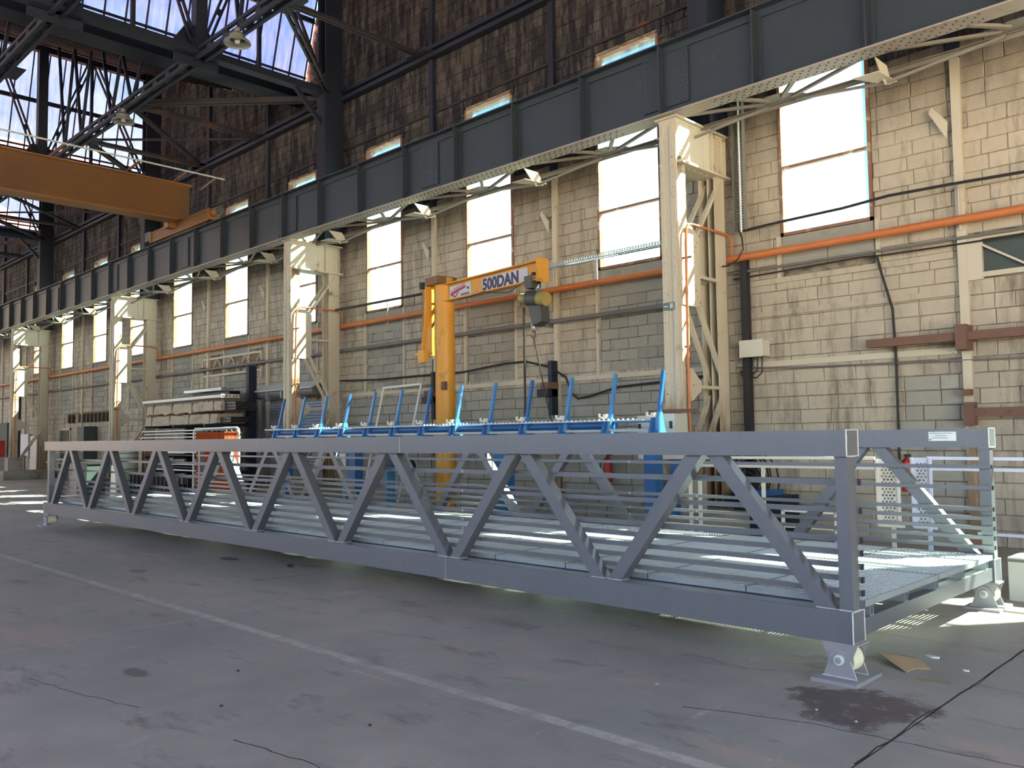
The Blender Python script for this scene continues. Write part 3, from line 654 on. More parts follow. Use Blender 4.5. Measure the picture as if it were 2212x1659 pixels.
# ---- overhead travelling crane ---------------------------------------------
oc = empty('overhead_crane', (-25, 11.3, 7.87), 'orange overhead travelling crane beam on its end carriage over the girder', 'crane')
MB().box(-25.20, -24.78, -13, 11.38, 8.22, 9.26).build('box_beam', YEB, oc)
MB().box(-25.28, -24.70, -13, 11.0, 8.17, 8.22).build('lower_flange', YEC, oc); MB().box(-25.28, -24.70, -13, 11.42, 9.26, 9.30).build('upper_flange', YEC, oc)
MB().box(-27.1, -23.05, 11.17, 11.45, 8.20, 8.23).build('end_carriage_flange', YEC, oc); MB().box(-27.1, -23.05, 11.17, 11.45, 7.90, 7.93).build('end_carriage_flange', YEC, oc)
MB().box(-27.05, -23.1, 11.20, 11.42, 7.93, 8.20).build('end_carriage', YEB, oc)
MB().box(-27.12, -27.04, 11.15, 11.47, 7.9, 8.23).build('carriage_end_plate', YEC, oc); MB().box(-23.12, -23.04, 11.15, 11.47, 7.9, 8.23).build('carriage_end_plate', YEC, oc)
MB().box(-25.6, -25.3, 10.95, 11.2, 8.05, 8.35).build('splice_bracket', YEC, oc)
for xx in (-26.85, -23.35): MB().cyl((xx, 11.22, 7.99), (xx, 11.42, 7.99), .12, 16).build('wheel', DARKB, oc)
MB().cyl((-22.95, 11.3, 8.1), (-22.7, 11.3, 8.1), .13, 14).build('travel_motor', YEC, oc); MB().cyl((-22.7, 11.3, 8.1), (-22.6, 11.3, 8.1), .11, 12).build('motor_fan_cover', HOIST, oc)
MB().box(-27.6, -27.2, 11.2, 11.5, 8.0, 8.3).build('travel_motor', HOIST, oc)
for yy in (5.5, 7.6, 9.6, 11.0, 11.9): MB().bar((-25.0, yy-.1, 9.30), (-24.4, yy+.15, 9.62), .05, .05).build('festoon_arm', YEB, oc)
MB().bar((-24.38, 2, 9.66), (-24.38, 12.3, 9.58), .03, .03).build('festoon_rail', GALV, oc); MB().bar((-24.45, 2, 9.70), (-24.45, 12.3, 9.62), .02, .02).build('festoon_rail', GALV, oc)
# ---- hanging lamps ---------------------------------------------------------
def lamp(x, y, z, lab):
    l = empty('pendant_lamp', (x, y, z), lab, 'lamp', 'bell shaped hanging lamps')
    prof = [(.05, .26), (.09, .24), (.16, .18), (.18, .09), (.27, .05), (.29, 0), (.28, -.01), (.26, .03), (.16, .07)]
    n = 20; vs = []; fs = []
    for r_, zz in prof:
        for k in range(n): th = 2*math.pi*k/n; vs.append((x+r_*math.cos(th), y+r_*math.sin(th), z+zz))
    for i in range(len(prof)-1):
        for k in range(n): fs.append((i*n+k, i*n+(k+1) % n, (i+1)*n+(k+1) % n, (i+1)*n+k))
    MB().add(vs, fs).build('shade', LAMP, l, smooth=True); MB().cyl((x, y, z+.24), (x, y, z+.34), .06, 12).build('lamp_cap', LAMP, l)
    MB().tube([(x, y, z+.34), (x+.04, y+.02, z+.42), (x, y, z+.5), (x, y+.17, z+.52)], .014, 6).build('suspension_hook', DARKB, l); MB().cyl((x, y, z+.01), (x, y, z+.12), .05, 10, .07).build('bulb', WHT, l)
lamp(-16.75, 8.72, 10.12, 'bell lamp with pale shade hanging in front of the nearer skylight')
lamp(-23.05, 8.74, 10.12, 'bell lamp hanging in front of the second skylight, farther left')
# ================================================================ THE FOOTBRIDGE
fb = empty('footbridge', (-10.2, 7.05, 0), 'long welded aluminium footbridge with Warren truss sides and grating deck, standing on four bearings', 'footbridge')
XN, XF = -2.355, -18.03
for s_, (ya, yb) in enumerate(((5.455, 5.635), (8.46, 8.64))):
    for z0, z1, nm in ((1.44, 1.61, 'top_chord'), (.24, .44, 'bottom_chord')):
        MB().box(XF, XN, ya, yb, z0, z1).build(nm, ALU, fb)
        for xx, sg_ in ((XN, 1), (XF, -1)):
            MB().box(xx, xx+sg_*.006, ya+.008, yb-.008, z0+.008, z1-.008).build('end_plate', ALU, fb)
            w = MB()
            for (a, b_) in (((ya, z0), (yb, z0)), ((yb, z0), (yb, z1)), ((yb, z1), (ya, z1)), ((ya, z1), (ya, z0))):
                n = 10; pts = [(xx+sg_*.004+random.uniform(-.001, .001), a[0]+(b_[0]-a[0])*k/n+random.uniform(-.001, .001), a[1]+(b_[1]-a[1])*k/n) for k in range(n+1)]; w.tube(pts, .0055, 6)
            w.build('weld_bead', ALUW, fb)
    # butt joints of the chords, just visible
    for xx, z0, z1 in ((-14.0, 1.44, 1.61), (-6.3, .24, .44), (-7.0, 1.44, 1.61)):
        mb = MB(); mb.box(xx-.002, xx+.002, ya-.0015, ya, z0, z1); mb.build('butt_weld', ALUW, fb)
    yc = (ya+yb)/2; y0, y1 = yc-.05, yc+.05
    for xa, xb in ((-2.45, -2.36), (-17.97, -17.88)):
        MB().box(xa, xb, y0, y1, .44, 1.44).build('end_post', ALU, fb)
        w = MB(); w.tube([(xa-.004, y0-.004, .443), (xb+.004, y0-.004, .443), (xb+.004, y1+.004, .443)], .006, 6); w.tube([(xa-.003, y0-.003, 1.437), (xb+.003, y0-.003, 1.437), (xb+.003, y1+.003, 1.437)], .005, 6); w.build('weld_bead', ALUW, fb)
    for k in range(8):
        xt = -3.435-1.914*k; xb0 = -2.455-1.918*k; xb1 = -2.455-1.918*(k+1)
        for (tx, bx_) in ((xt+.085, xb0-.08), (xt-.085, xb1+.08)):
            d_ = Vector((bx_-tx, 0, -1.0)); hw = .052*d_.length/1.0    # half horizontal cut width
            mb = MB().prism([(tx-hw, 1.44), (tx+hw, 1.44), (bx_+hw, .44), (bx_-hw, .44)], 'y', y0, y1); mb.build('diagonal', ALU, fb)
            w = MB(); w.tube([(bx_-hw-.004, y0-.003, .444), (bx_+hw+.004, y0-.003, .444)], .005, 5); w.tube([(bx_+hw+.003, y0, .444), (bx_+hw+.003, y1, .444)], .005, 5); w.build('weld_bead', ALUW, fb)
    # guard rails on the inner side
    ry0, ry1 = (y1+.002, y1+.032) if s_ == 0 else (y0-.032, y0-.002)
    for zc in (1.266, 1.078, .888, .804, .717, .632, .547):
        rl = MB().box(-17.98, -2.345, ry0, ry1, zc-.017, zc+.017).build('guard_rail', ALU, fb)
        MB().box(-2.345, -2.337, ry0-.002, ry1+.002, zc-.019, zc+.019).build('end_cap', BLK, rl); MB().box(-17.988, -17.98, ry0-.002, ry1+.002, zc-.019, zc+.019).build('end_cap', BLK, rl)
        for xx in ((-14.75, -6.2) if s_ == 0 else (-5.4, -6.35)):
            MB().box(xx-.008, xx+.008, ry0-.004, ry0, zc-.012, zc+.012).build('rail_joint', ALUW, rl)
# deck substructure
for k, xx in enumerate([-2.41]+[-4.39-1.918*i for i in range(7)]+[-17.93]):
    MB().box(xx-.045, xx+.045, 5.635, 8.46, .265, .375).build('cross_beam', ALU, fb)
for yy in (5.80, 6.42, 7.05, 7.68, 8.30):
    mb = MB(); mb.box(XF+.06, XN-.012, yy-.03, yy+.03, .375, .381).box(XF+.06, XN-.012, yy-.03, yy-.025, .381, .445).box(XF+.06, XN-.012, yy+.025, yy+.03, .381, .445).box(XF+.06, XN-.012, yy-.03, yy+.03, .44, .445); mb.build('deck_joist', GALVD, fb)
pw = (XN-(XF+.05))/18; pm = None
for j, (ya, yb) in enumerate(((5.665, 7.047), (7.053, 8.435))):
    for i in range(18):
        x1 = XN-.0-i*pw; x0 = x1-pw+.006
        if pm is None:
            mb = MB()
            mb.box(x0, x0+.006, ya, yb, .447, .49).box(x1-.006, x1, ya, yb, .447, .49).box(x0, x1, ya, ya+.006, .447, .49).box(x0, x1, yb-.006, yb, .447, .49)
            n = 26
            for k in range(1, n): xx = x0+(x1-x0)*k/n; mb.box(xx-.0025, xx+.0025, ya+.007, yb-.007, .455, .489)
            n = 34
            for k in range(1, n): yy = ya+(yb-ya)*k/n; mb.box(x0+.007, x1-.007, yy-.002, yy+.002, .478, .488)
            g0 = mb.build('grating_panel', GALV, fb); pm = (x0, ya); proto_g = g0
            g0.data.materials.append(GALVD)
            for p_ in list(g0.data.polygons)[:24]: p_.material_index = 1  # darker metal on the frame puts the shade of its sides into the colour
        else:
            g = proto_g.copy(); COL.objects.link(g); g.parent = fb; g.location = (x0-pm[0], ya-pm[1], 0)
# bearings
def bearing(xc, yc):
    ft = MB().box(xc-.15, xc+.15, yc-.2, yc+.2, 0, .024).build('bearing_base', ALUC, fb)
    for s_ in (-1, 1):
        yo = yc+s_*.088
        def arc(cx, cz, r, a0, a1, n=10): return [(cx+r*math.cos(math.radians(a0+(a1-a0)*k/n)), cz+r*math.sin(math.radians(a0+(a1-a0)*k/n))) for k in range(n+1)]
        lug = [(xc-.11, .024), (xc+.11, .024), (xc+.095, .06), (xc+.08, .10)]+arc(xc, .135, .068, 0, 180)+[(xc-.08, .10), (xc-.095, .06)]
        MB().prism(lug, 'y', yo-.012, yo-.002).build('lower_lug', ALUC, ft)
        up = [(xc-.115, .232), (xc+.115, .232), (xc+.085, .16), (xc+.082, .11), (xc-.082, .11), (xc-.085, .16)]
        MB().prism(up, 'y', yo+.0, yo+.010).build('upper_plate', ALUC, ft)
        w = MB().tube([(xc-.113, yo-.016, .026), (xc+.113, yo-.016, .026)], .006, 6); w.tube([(xc+.112, yo-.015, .03), (xc+.09, yo-.007, .08), (xc+.07, yo-.007, .135)], .003, 5); w.build('weld_bead', ALUW, ft)
        q = yo-.012 if s_ < 0 else yo+.01
        MB().cyl((xc, q+s_*.014, .135), (xc, q, .135), .033, 20).build('washer', GALV, ft, smooth=True)
        MB().cyl((xc, q+s_*.026, .135), (xc, q+s_*.014, .135), .022, 6).build('nut', GALVD, ft)
    MB().cyl((xc, yc-.072, .128), (xc, yc+.072, .128), .088, 28).build('roller', NYL, ft, smooth=True)
    MB().box(xc-.118, xc+.118, yc-.095, yc+.095, .230, .242).build('cap_plate', ALUC, ft)
for xc in (-2.445, -17.9):
    for yc in (5.545, 8.55): bearing(xc, yc)
lbp = bx('maker_sticker', GALV, fb, -2.86, -2.62, 8.4585, 8.4600, 1.50, 1.585)
mb = MB()
for k, (a, b_) in enumerate(((-2.85, -2.66), (-2.80, -2.70), (-2.83, -2.69))): mb.box(a, b_, 8.4575, 8.4585, 1.575-.022*k-.008, 1.575-.022*k)
mb.box(-2.855, -2.835, 8.4575, 8.4585, 1.505, 1.52); mb.build('sticker_print', GALVD, lbp)
for xx in (-12.7, -9.9):
    MB().bar((xx, 5.4545, 1.49), (xx+.02, 5.4545, 1.57), .012, .001, (0, 1, 0)).build('marker_smudge', GALVD, fb)
# ================================================================ JIB CRANE, HOIST
P0 = Vector((-13.75, 11.62, 0)); P1 = Vector((-10.24, 11.2, 0)); AD = (P1-P0).normalized(); AN = Vector((AD.y, -AD.x, 0))
if AN.y > 0: AN = -AN
def ap(s, off=0, z=0): q = P0+(P1-P0)*s+AN*off; return (q.x, q.y, z)
jc = empty('jib_crane', (-13.37, 11.62, 0), 'yellow pillar jib crane with its arm pointing right', 'crane')
MB().cyl((-13.37, 11.62, 0), (-13.37, 11.62, 4.88), .205, 28).build('pillar', YEL, jc, smooth=True)
MB().cyl((-13.37, 11.62, 0), (-13.37, 11.62, .04), .42, 24).build('base_flange', YEL, jc)
def obar(name, s0, s1, z0, z1, o0, o1, mat, par):
    a = [ap(s0, o0, z0), ap(s1, o0, z0), ap(s1, o1, z0), ap(s0, o1, z0), ap(s0, o0, z1), ap(s1, o0, z1), ap(s1, o1, z1), ap(s0, o1, z1)]
    return MB().add(a, [(0, 3, 2, 1), (4, 5, 6, 7), (0, 1, 5, 4), (1, 2, 6, 5), (2, 3, 7, 6), (3, 0, 4, 7)]).build(name, mat, par)
obar('arm_web', .08, 1.0, 4.40, 4.71, -.006, .006, YEL, jc)
obar('arm_flange', .0, 1.0, 4.715, 4.74, -.10, .10, YEL, jc); obar('arm_flange', .0, 1.0, 4.375, 4.40, -.10, .10, YEL, jc)
obar('arm_end_plate', 1.0, 1.008, 4.34, 4.77, -.14, .14, YEL, jc); obar('end_stop', .985, 1.0, 4.45, 4.50, .14, .2, BLK, jc)
obar('head_plate', -.06, .03, 3.32, 4.74, .10, .125, YEL, jc); obar('head_channel', -.06, -.045, 3.32, 4.74, -.14, .125, YEL, jc); obar('head_channel', .02, .03, 3.9, 4.85, .12, .24, YEL, jc)
obar('head_collar', .03, .16, 4.74, 4.90, -.22, .26, YEB, jc); MB().cyl(ap(-.02, .18, 4.72), ap(-.02, .18, 4.84), .09, 14).build('slewing_motor', DARKB, jc)
MB().bar(ap(.055, .24, 4.36), ap(-.005, .24, 3.42), .03, .09, AN).build('head_brace', YEL, jc)
obar('lower_roller_bracket', -.06, .035, 3.30, 3.36, .1, .32, YEL, jc); obar('lower_roller_box', -.02, .045, 3.14, 3.40, .22, .34, YEL, jc)
MB().box(-13.20, -13.10, 11.36, 11.44, 2.55, 2.72).build('pillar_plug_socket', RUST, jc)
MB().tube([(-13.5, 11.40, 3.2), (-13.52, 11.39, 2.4), (-13.5, 11.39, 1.2)], .012, 6).build('pillar_cable', CAB, jc)
l1 = obar('logo_sign', .187, .399, 4.415, 4.665, .013, .018, SIGN, jc); l2 = obar('capacity_sign', .50, .895, 4.412, 4.672, .013, .018, SIGN, jc)
text('500DAN', 'capacity_lettering', INK, l2, .30, ap(.505, .0195, 4.437), (P1-P0), (0, 0, 1), .0012, 1.02, .014, sx=1.0)
def signpt(u, v): return ap(.187+(.399-.187)*u, .020, 4.415+.25*v)
mb = MB(); path = [(.06, .30), (.20, .42), (.33, .52), (.46, .60), (.62, .68), (.74, .76)]
for a, b_ in zip(path[:-1], path[1:]): mb.bar(signpt(*a), signpt(*b_), .004, .05, AN) if False else mb.bar(signpt(*a), signpt(*b_), .05, .004, AN)
for k in range(5): u = .18+.11*k; v = .56+.06*k; mb.bar(signpt(u, v-.06), signpt(u+.07, v+.26), .016, .004, AN)
mb.bar(signpt(.10, .26), signpt(.28, .08), .03, .004, AN); mb.bar(signpt(.28, .08), signpt(.40, .42), .03, .004, AN); mb.bar(signpt(.05, .32), signpt(.12, .62), .02, .004, AN)
mb.build('logo_emblem', RINK, l1)
mb = MB()
for v in (.20, .10): mb.bar(signpt(.52, v), signpt(.92, v+.01), .016, .003, AN)
mb.bar(signpt(.80, .60), signpt(.90, .62), .03, .003, AN); mb.bar(signpt(.84, .52), signpt(.90, .56), .03, .003, AN)
mb.build('sign_small_print', INK, l1)
tr = empty('chain_hoist', ap(.93, 0, 4.375), 'dark grey chain hoist with yellow end caps hanging under the jib arm', 'hoist')
obar('trolley_plate', .90, .96, 4.28, 4.48, .105, .12, HOIST, tr); obar('trolley_plate', .90, .96, 4.28, 4.48, -.12, -.105, HOIST, tr); obar('trolley_block', .905, .955, 4.25, 4.33, -.11, .11, HOIST, tr)
MB().cyl(ap(.945, .0, 4.28), ap(.945, .0, 4.18), .035, 10).build('suspension_eye', DARKB, tr)
MB().cyl(ap(.90, 0, 4.09), ap(.985, 0, 4.05), .145, 18).build('hoist_body', HOIST, tr, smooth=True)
MB().cyl(ap(.835, 0, 4.12), ap(.90, 0, 4.09), .095, 16, .10).build('motor_cap', HCAP, tr, smooth=True); MB().cyl(ap(.985, 0, 4.05), ap(1.035, 0, 4.02), .135, 16, .12).build('gear_cap', HCAP, tr, smooth=True)
a = ap(.93, .10, 3.95); MB().prism([(-10.50, 3.93), (-10.20, 3.90), (-10.17, 3.62), (-10.40, 3.56)], 'y', 11.10, 11.33).build('chain_box', HOIST, tr)
MB().tube([ap(.93, 0, 3.98), ap(.93, 0, 3.6)], .014, 6).build('load_chain', DARKB, tr); MB().cyl(ap(.93, 0, 3.66), ap(.93, 0, 3.52), .045, 10).build('hook_block', GALVD, tr)
c_ = Vector(ap(.93, 0, 3.42)); MB().tube([tuple(c_+Vector((.055*math.sin(t_), 0, .055*math.cos(t_)))) for t_ in [math.radians(-20+30*k) for k in range(11)]], .018, 8).build('hook', RUST, tr)
tag(MB().tube([ap(.93, 0, 3.37), (-10.42, 11.4, 2.5), (-10.2, 11.4, 1.66)], .012, 6).build('control_cable', CAB), 'thin slack cable dropping from the hoist hook to the rack', 'cable')
tag(MB().tube([ap(.31, .13, 4.36), ap(.42, .14, 4.33), ap(.56, .14, 4.37), ap(.66, .14, 4.30), ap(.78, .14, 4.25), ap(.90, .12, 4.38)], .008, 6).build('festoon_cable', CAB), 'thin cable looping under the jib arm', 'cable')
tag(MB().tube([(-10.98, 11.5, 4.0), (-10.98, 11.5, 3.85), (-10.98, 11.5, 3.0), (-10.98, 11.5, 2.3), (-11.0, 11.5, 1.64)], .022, 8).build('pendant_hose', CAB), 'thick black hose hanging straight down left of the hoist', 'hose')
# ================================================================ BLUE RACK
rk = empty('bar_feed_rack', (-12.5, 10.4, 0), 'long blue bar feed rack with thirteen uprights and white hooks behind the footbridge', 'rack')
MB().cyl((-17.9, 10.42, 1.74), (-8.05, 10.42, 1.74), .065, 16).build('roller_tube', BLU, rk, smooth=True)
MB().box(-17.9, -7.3, 10.30, 10.34, 1.64, 1.68).build('grey_rail', GALVD, rk); MB().box(-8.3, -7.3, 10.36, 10.40, 1.77, 1.80).build('thin_rail', BLU, rk)
for i in range(13):
    x = -7.22-.883*i
    up = MB().bar((x, 10.36, 1.84), (x, 10.52, 2.53), .05, .05, (1, 0, 0)).build('upright', BLL if i % 3 else BLU, rk)
    MB().prism([(10.24, 1.62), (10.50, 1.62), (10.46, 1.72), (10.42, 1.92), (10.33, 1.92), (10.30, 1.66)], 'x', x-.035, x+.035).build('upright_bracket', BLL, rk)
    MB().prism([(10.22, 1.60), (10.5, 1.60), (10.5, 1.84), (10.30, 1.84)], 'x', x-.09, x-.035).build('side_plate', BLU, rk)
    h_ = MB(); h_.tube([(x-.02, 10.30, 1.87), (x-.09, 10.27, 1.855), (x-.13, 10.26, 1.875), (x-.125, 10.26, 1.92)], .022, 8); h_.box(x-.07, x-.01, 10.27, 10.33, 1.84, 1.91); h_.build('white_hook', WHT, rk)
mb = MB(); mb.box(-18.1, -7.35, 10.16, 10.175, 1.80, 1.812); x = -18.1
while x < -7.4: mb.prism([(x, 1.812), (x+.05, 1.812), (x+.035, 1.835)], 'y', 10.155, 10.18); x += .09
mb.build('toothed_strip', GALV, rk)
for (a, b_, m_) in ((-15.06, -14.78, BLU), (-10.66, -10.36, BLU), (-13.76, -13.69, BLL), (-7.5, -7.3, BLU), (-17.6, -17.5, BLU)):
    MB().box(a, b_, 10.36, 10.56, 0, 1.62).build('leg', m_, rk)
    if b_-a > .1: MB().box(a-.1, b_+.1, 10.2, 10.72, 0, .03).build('foot_plate', BLU, rk)
MB().box(-15.32, -15.08, 10.33, 10.345, .93, 1.28).build('notice', PAPR, rk); MB().box(-15.25, -15.1, 10.36, 10.5, .25, .62).build('light_blue_box', BLL, rk)
MB().cyl((-13.4, 10.5, 1.02), (-13.15, 10.5, 1.02), .16, 14).build('cable_coil', CAB, rk); MB().box(-14.0, -13.88, 10.35, 10.5, .92, 1.28).build('control_cylinder', WHT, rk)
for x in (-11.7, -15.5): MB().box(x-.08, x+.08, 10.38, 10.5, 1.82, 1.86).build('clamp_block', BLU, rk)
eb = empty('electrical_cabinet', (-7.58, 10.95, 1.22), 'cream electrical cabinet at the right end of the blue rack', 'cabinet')
MB().box(-7.90, -7.62, 10.78, 11.15, 1.22, 1.88).build('cabinet_body', BOXG, eb); MB().box(-7.60, -7.24, 10.80, 11.15, 1.22, 1.90).build('cabinet_body', BOXG, eb)
MB().box(-7.88, -7.84, 10.76, 10.78, 1.66, 1.76).build('lock', BLK, eb); MB().box(-7.32, -7.28, 10.78, 10.80, 1.68, 1.79).build('lock', BLK, eb); MB().box(-7.82, -7.0, 10.95, 11.05, 1.92, 1.97).build('cable_tray', RUST, eb)
MB().box(-7.8, -7.7, 10.9, 11.0, 0, 1.22).build('stand_leg', BLU, eb); MB().box(-7.40, -7.30, 10.9, 11.0, 0, 1.22).build('stand_leg', BLU, eb)
tag(MB().tube([(-8.35, 12.9, 1.0), (-8.0, 12.0, 1.15), (-7.75, 11.3, 1.24)], .018, 6).build('power_cable', CAB), 'black cable drooping below the cream electrical cabinet', 'cable')
# tall white frame leaning on the wall
wf = empty('leaning_frame', (-16.3, 12.6, 0), 'tall thin white rectangular frame leaning on the wall behind the rack', 'frame')
for a, b_ in (((-17.35, 12.35, 0), (-16.98, 12.75, 2.82)), ((-15.95, 12.35, 0), (-15.53, 12.75, 2.84)), ((-16.98, 12.75, 2.82), (-15.53, 12.75, 2.84)), ((-17.35, 12.35, .03), (-15.95, 12.35, .03))):
    MB().bar(a, b_, .045, .045).build('frame_bar', WHT, wf)
# ================================================================ PIPES AND CABLES ON THE WALL
op = empty('orange_pipe', (-10, 12.8, 4.53), 'thick orange pipe running along the whole wall under the windows', 'pipe')
MB().cyl((-60, 12.82, 4.53), (2, 12.82, 4.53), .062, 16).build('pipe_run', ORP, op, smooth=True)
for x in [-3.82-3.82*k for k in range(12)]+[-12.3, -14.0, -8.7, -17.0]:
    MB().box(x-.012, x+.012, 12.89, 12.91, 4.4, 5.05).build('pipe_hanger', COLM, op)
for x in (-7.36, -18.81, -30.26, -41.7):
    b1 = MB().tube([(x, 12.80, 4.5), (x, 12.80, 4.80), (x, 12.76, 4.88), (x, 12.66, 4.92), (x, 11.62, 4.92), (x, 11.50, 4.90), (x, 11.44, 4.82), (x, 11.42, 4.6), (x, 11.40, 3), (x, 11.40, .96)], .022, 10)
    l_ = {-7.36: 'nearest column beside the blue rack', -18.81: 'second column in front of the shutter', -30.26: 'third column beside the stock rack', -41.7: 'fourth column at the left edge'}[x]
    o_ = empty('drop_pipe', (x, 11.4, .95), 'thin orange pipe bent over and down the '+l_, 'pipe'); b1.build('pipe_bend', ORP, o_, smooth=True)
    for z in (4.35, 2.95): MB().bar((x-.05, 11.38, z), (x+.07, 11.46, z+.02), .02, .03).build('pipe_clip', RUST, o_)
def wire(name, lab, cat, pts, r, mat): return tag(MB().tube(pts, r, 7).build(name, mat, smooth=True), lab, cat)
dp = empty('grey_conduit_pipe', (-15, 12.85, 3.9), 'dark grey pipe running below the orange pipe, above the bricked in panels', 'pipe'); MB().cyl((-56, 12.86, 3.88), (-8.0, 12.86, 3.90), .045, 12).build('pipe_run', GRYP, dp, smooth=True)
for x in (-11.6, -15.4, -23.2, -27.0): MB().box(x-.02, x+.02, 12.82, 13.0, 3.80, 3.97).build('pipe_bracket', GRYP, dp)
wire('twin_conduit', 'pair of thin grey conduits above the lattice lintel at right', 'conduit', [(-7.5, 12.9, 4.30), (-4, 12.9, 4.29), (1, 12.9, 4.28)], .022, GRYP)
wire('thin_conduit', 'thin dark conduit just under the twin conduits at right', 'conduit', [(-7.4, 12.92, 4.20), (-5.2, 12.92, 4.24), (-4.9, 12.92, 4.22), (-3.8, 12.92, 4.21), (1, 12.92, 4.2)], .014, CAB)
wire('cable_bundle', 'sagging dark cable bundle crossing the lower part of the nearest window', 'cable', [(-7.1, 12.72, 4.95), (-6.4, 12.7, 4.97), (-5.4, 12.7, 4.99), (-4.7, 12.7, 5.04), (-3.88, 12.72, 5.03), (-3.0, 12.72, 5.0), (1, 12.72, 5.0)], .022, CAB)
wire('low_conduit', 'thin grey conduit crossing the right wall below the brown beam', 'conduit', [(-7.4, 12.94, 2.70), (-6.5, 12.94, 2.64), (-5.0, 12.94, 2.60), (-3.2, 12.94, 2.56), (1, 12.94, 2.5)], .014, GRYP)
wire('drop_cable', 'black cable hanging from the grey box connector down the right wall', 'cable', [(-5.0, 12.93, 4.23), (-4.93, 12.9, 3.95), (-4.80, 12.93, 3.4), (-4.78, 12.94, 2.6), (-4.80, 12.95, .9)], .02, CAB)
wire('wall_cable', 'long black cable sagging along the wall behind the jib crane and blue uprights', 'cable', [(-19.2, 12.92, 3.12), (-17.5, 12.92, 3.06), (-15.88, 12.92, 3.06), (-14.24, 12.92, 3.05), (-12.9, 12.92, 3.15), (-12.3, 12.92, 3.15), (-11.6, 12.92, 2.98), (-11.2, 12.92, 2.75), (-11.05, 12.92, 2.42), (-10.9, 12.92, 2.32), (-10.6, 12.92, 2.35), (-9.9, 12.92, 2.50), (-8.9, 12.92, 2.54), (-7.9, 12.92, 2.60)], .022, CAB)
wire('upper_cable', 'dark cable running beside the window heads left of the nearest column', 'cable', [(-18.6, 12.45, 4.90), (-15, 12.45, 4.88), (-11.5, 12.45, 4.92)], .03, CAB)
ct = empty('cable_tray', (-10, 12.45, 4.9), 'galvanised wire cable tray crossing the window left of the nearest column', 'cable tray')
mb = MB(); mb.box(-11.2, -7.8, 12.38, 12.39, 4.89, 4.91).box(-11.2, -7.8, 12.5, 12.51, 4.89, 4.91).box(-11.2, -7.8, 12.38, 12.39, 4.96, 4.97).box(-11.2, -7.8, 12.5, 12.51, 4.96, 4.97); x = -11.2
while x < -7.8: mb.box(x, x+.012, 12.38, 12.51, 4.89, 4.90).box(x, x+.012, 12.38, 12.388, 4.9, 4.97); x += .06
mb.build('tray_run', GALVD, ct); MB().box(-10.0, -9.97, 12.44, 12.46, 4.5, 4.9).build('tray_support', GALVD, ct)
vt = empty('vertical_cable_tray', (-7.1, 12.75, 5), 'perforated galvanised cable tray standing upright behind the nearest column', 'cable tray')
mb = MB(); mb.box(-7.20, -7.19, 12.62, 12.72, 4.95, 7.1).box(-7.01, -7.0, 12.62, 12.72, 4.95, 7.1); z = 4.95
while z < 7.1: mb.box(-7.19, -7.01, 12.70, 12.715, z, z+.022); z += .045
for xx in (-7.16, -7.10, -7.04): mb.box(xx-.008, xx+.008, 12.70, 12.715, 4.95, 7.1)
mb.build('tray_body', GRYP, vt); MB().cyl((-7.05, 12.6, 4.9), (-7.05, 12.6, 7.6), .016, 8).build('tray_conduit', GALV, vt)
bt = empty('black_trunking', (-7.17, 12.85, 1), 'dark vertical cable trunking beside the grey junction box', 'trunking'); MB().box(-7.24, -7.12, 12.84, 12.96, .6, 4.6).build('trunking_body', BLK, bt)
jb = empty('junction_box', (-7.0, 12.85, 2.97), 'pale grey junction box on the wall right of the nearest column', 'box')
MB().box(-7.20, -6.80, 12.72, 12.96, 2.85, 3.11).build('box_body', BOXG, jb); MB().box(-7.21, -6.79, 12.70, 12.72, 2.84, 3.12).build('box_lid', BOXG, jb)
for x in (-7.12, -7.04, -6.96, -6.88): MB().cyl((x, 12.84, 2.85), (x, 12.84, 2.81), .016, 8).build('cable_gland', BLK, jb)
for i, (x, dz) in enumerate(((-7.04, .10), (-6.96, .15), (-6.88, .20))): MB().tube([(x, 12.84, 2.81), (x-.01, 12.84, 2.78-dz), (x-.12, 12.86, 2.70-dz), (-7.3, 12.88, 2.70-dz*.7)], .012, 6).build('box_cable', CAB, jb)
wire('loop_cable', 'black looped cable hanging behind the top of the nearest column', 'cable', [(-7.1, 12.6, 4.95), (-7.02, 12.55, 4.8), (-7.0, 12.55, 4.6), (-7.1, 12.55, 4.45), (-7.3, 12.6, 4.38), (-7.36, 12.5, 4.36)], .014, CAB)
bb = empty('brown_wall_beam', (-3, 12.8, 2.9), 'brown steel section fixed across the right wall above the footbridge end', 'beam')
MB().box(-5.12, 1.5, 12.70, 12.82, 2.83, 2.95).build('beam_section', RUST, bb); MB().box(-3.88, -3.74, 12.66, 12.96, 2.7, 3.05).build('beam_clamp', RUST, bb)
b2 = empty('brown_wall_bracket', (-3.2, 12.85, 1.85), 'short rusty flat bar bolted to the wall post just above the footbridge end', 'bar')
MB().box(-3.80, .5, 12.82, 12.87, 1.78, 1.90).build('flat_bar', RUST, b2); MB().box(-3.86, -3.72, 12.80, 12.95, 1.66, 1.98).build('bar_plate', RUST, b2); MB().box(-3.88, -3.76, 12.80, 12.95, 2.08, 2.16).build('bar_plate', RUST, b2)
for k in range(5): MB().cyl((-3.6+.3*k, 12.79, 1.84), (-3.6+.3*k, 12.82, 1.84), .018, 8).build('bolt', RUST, b2)
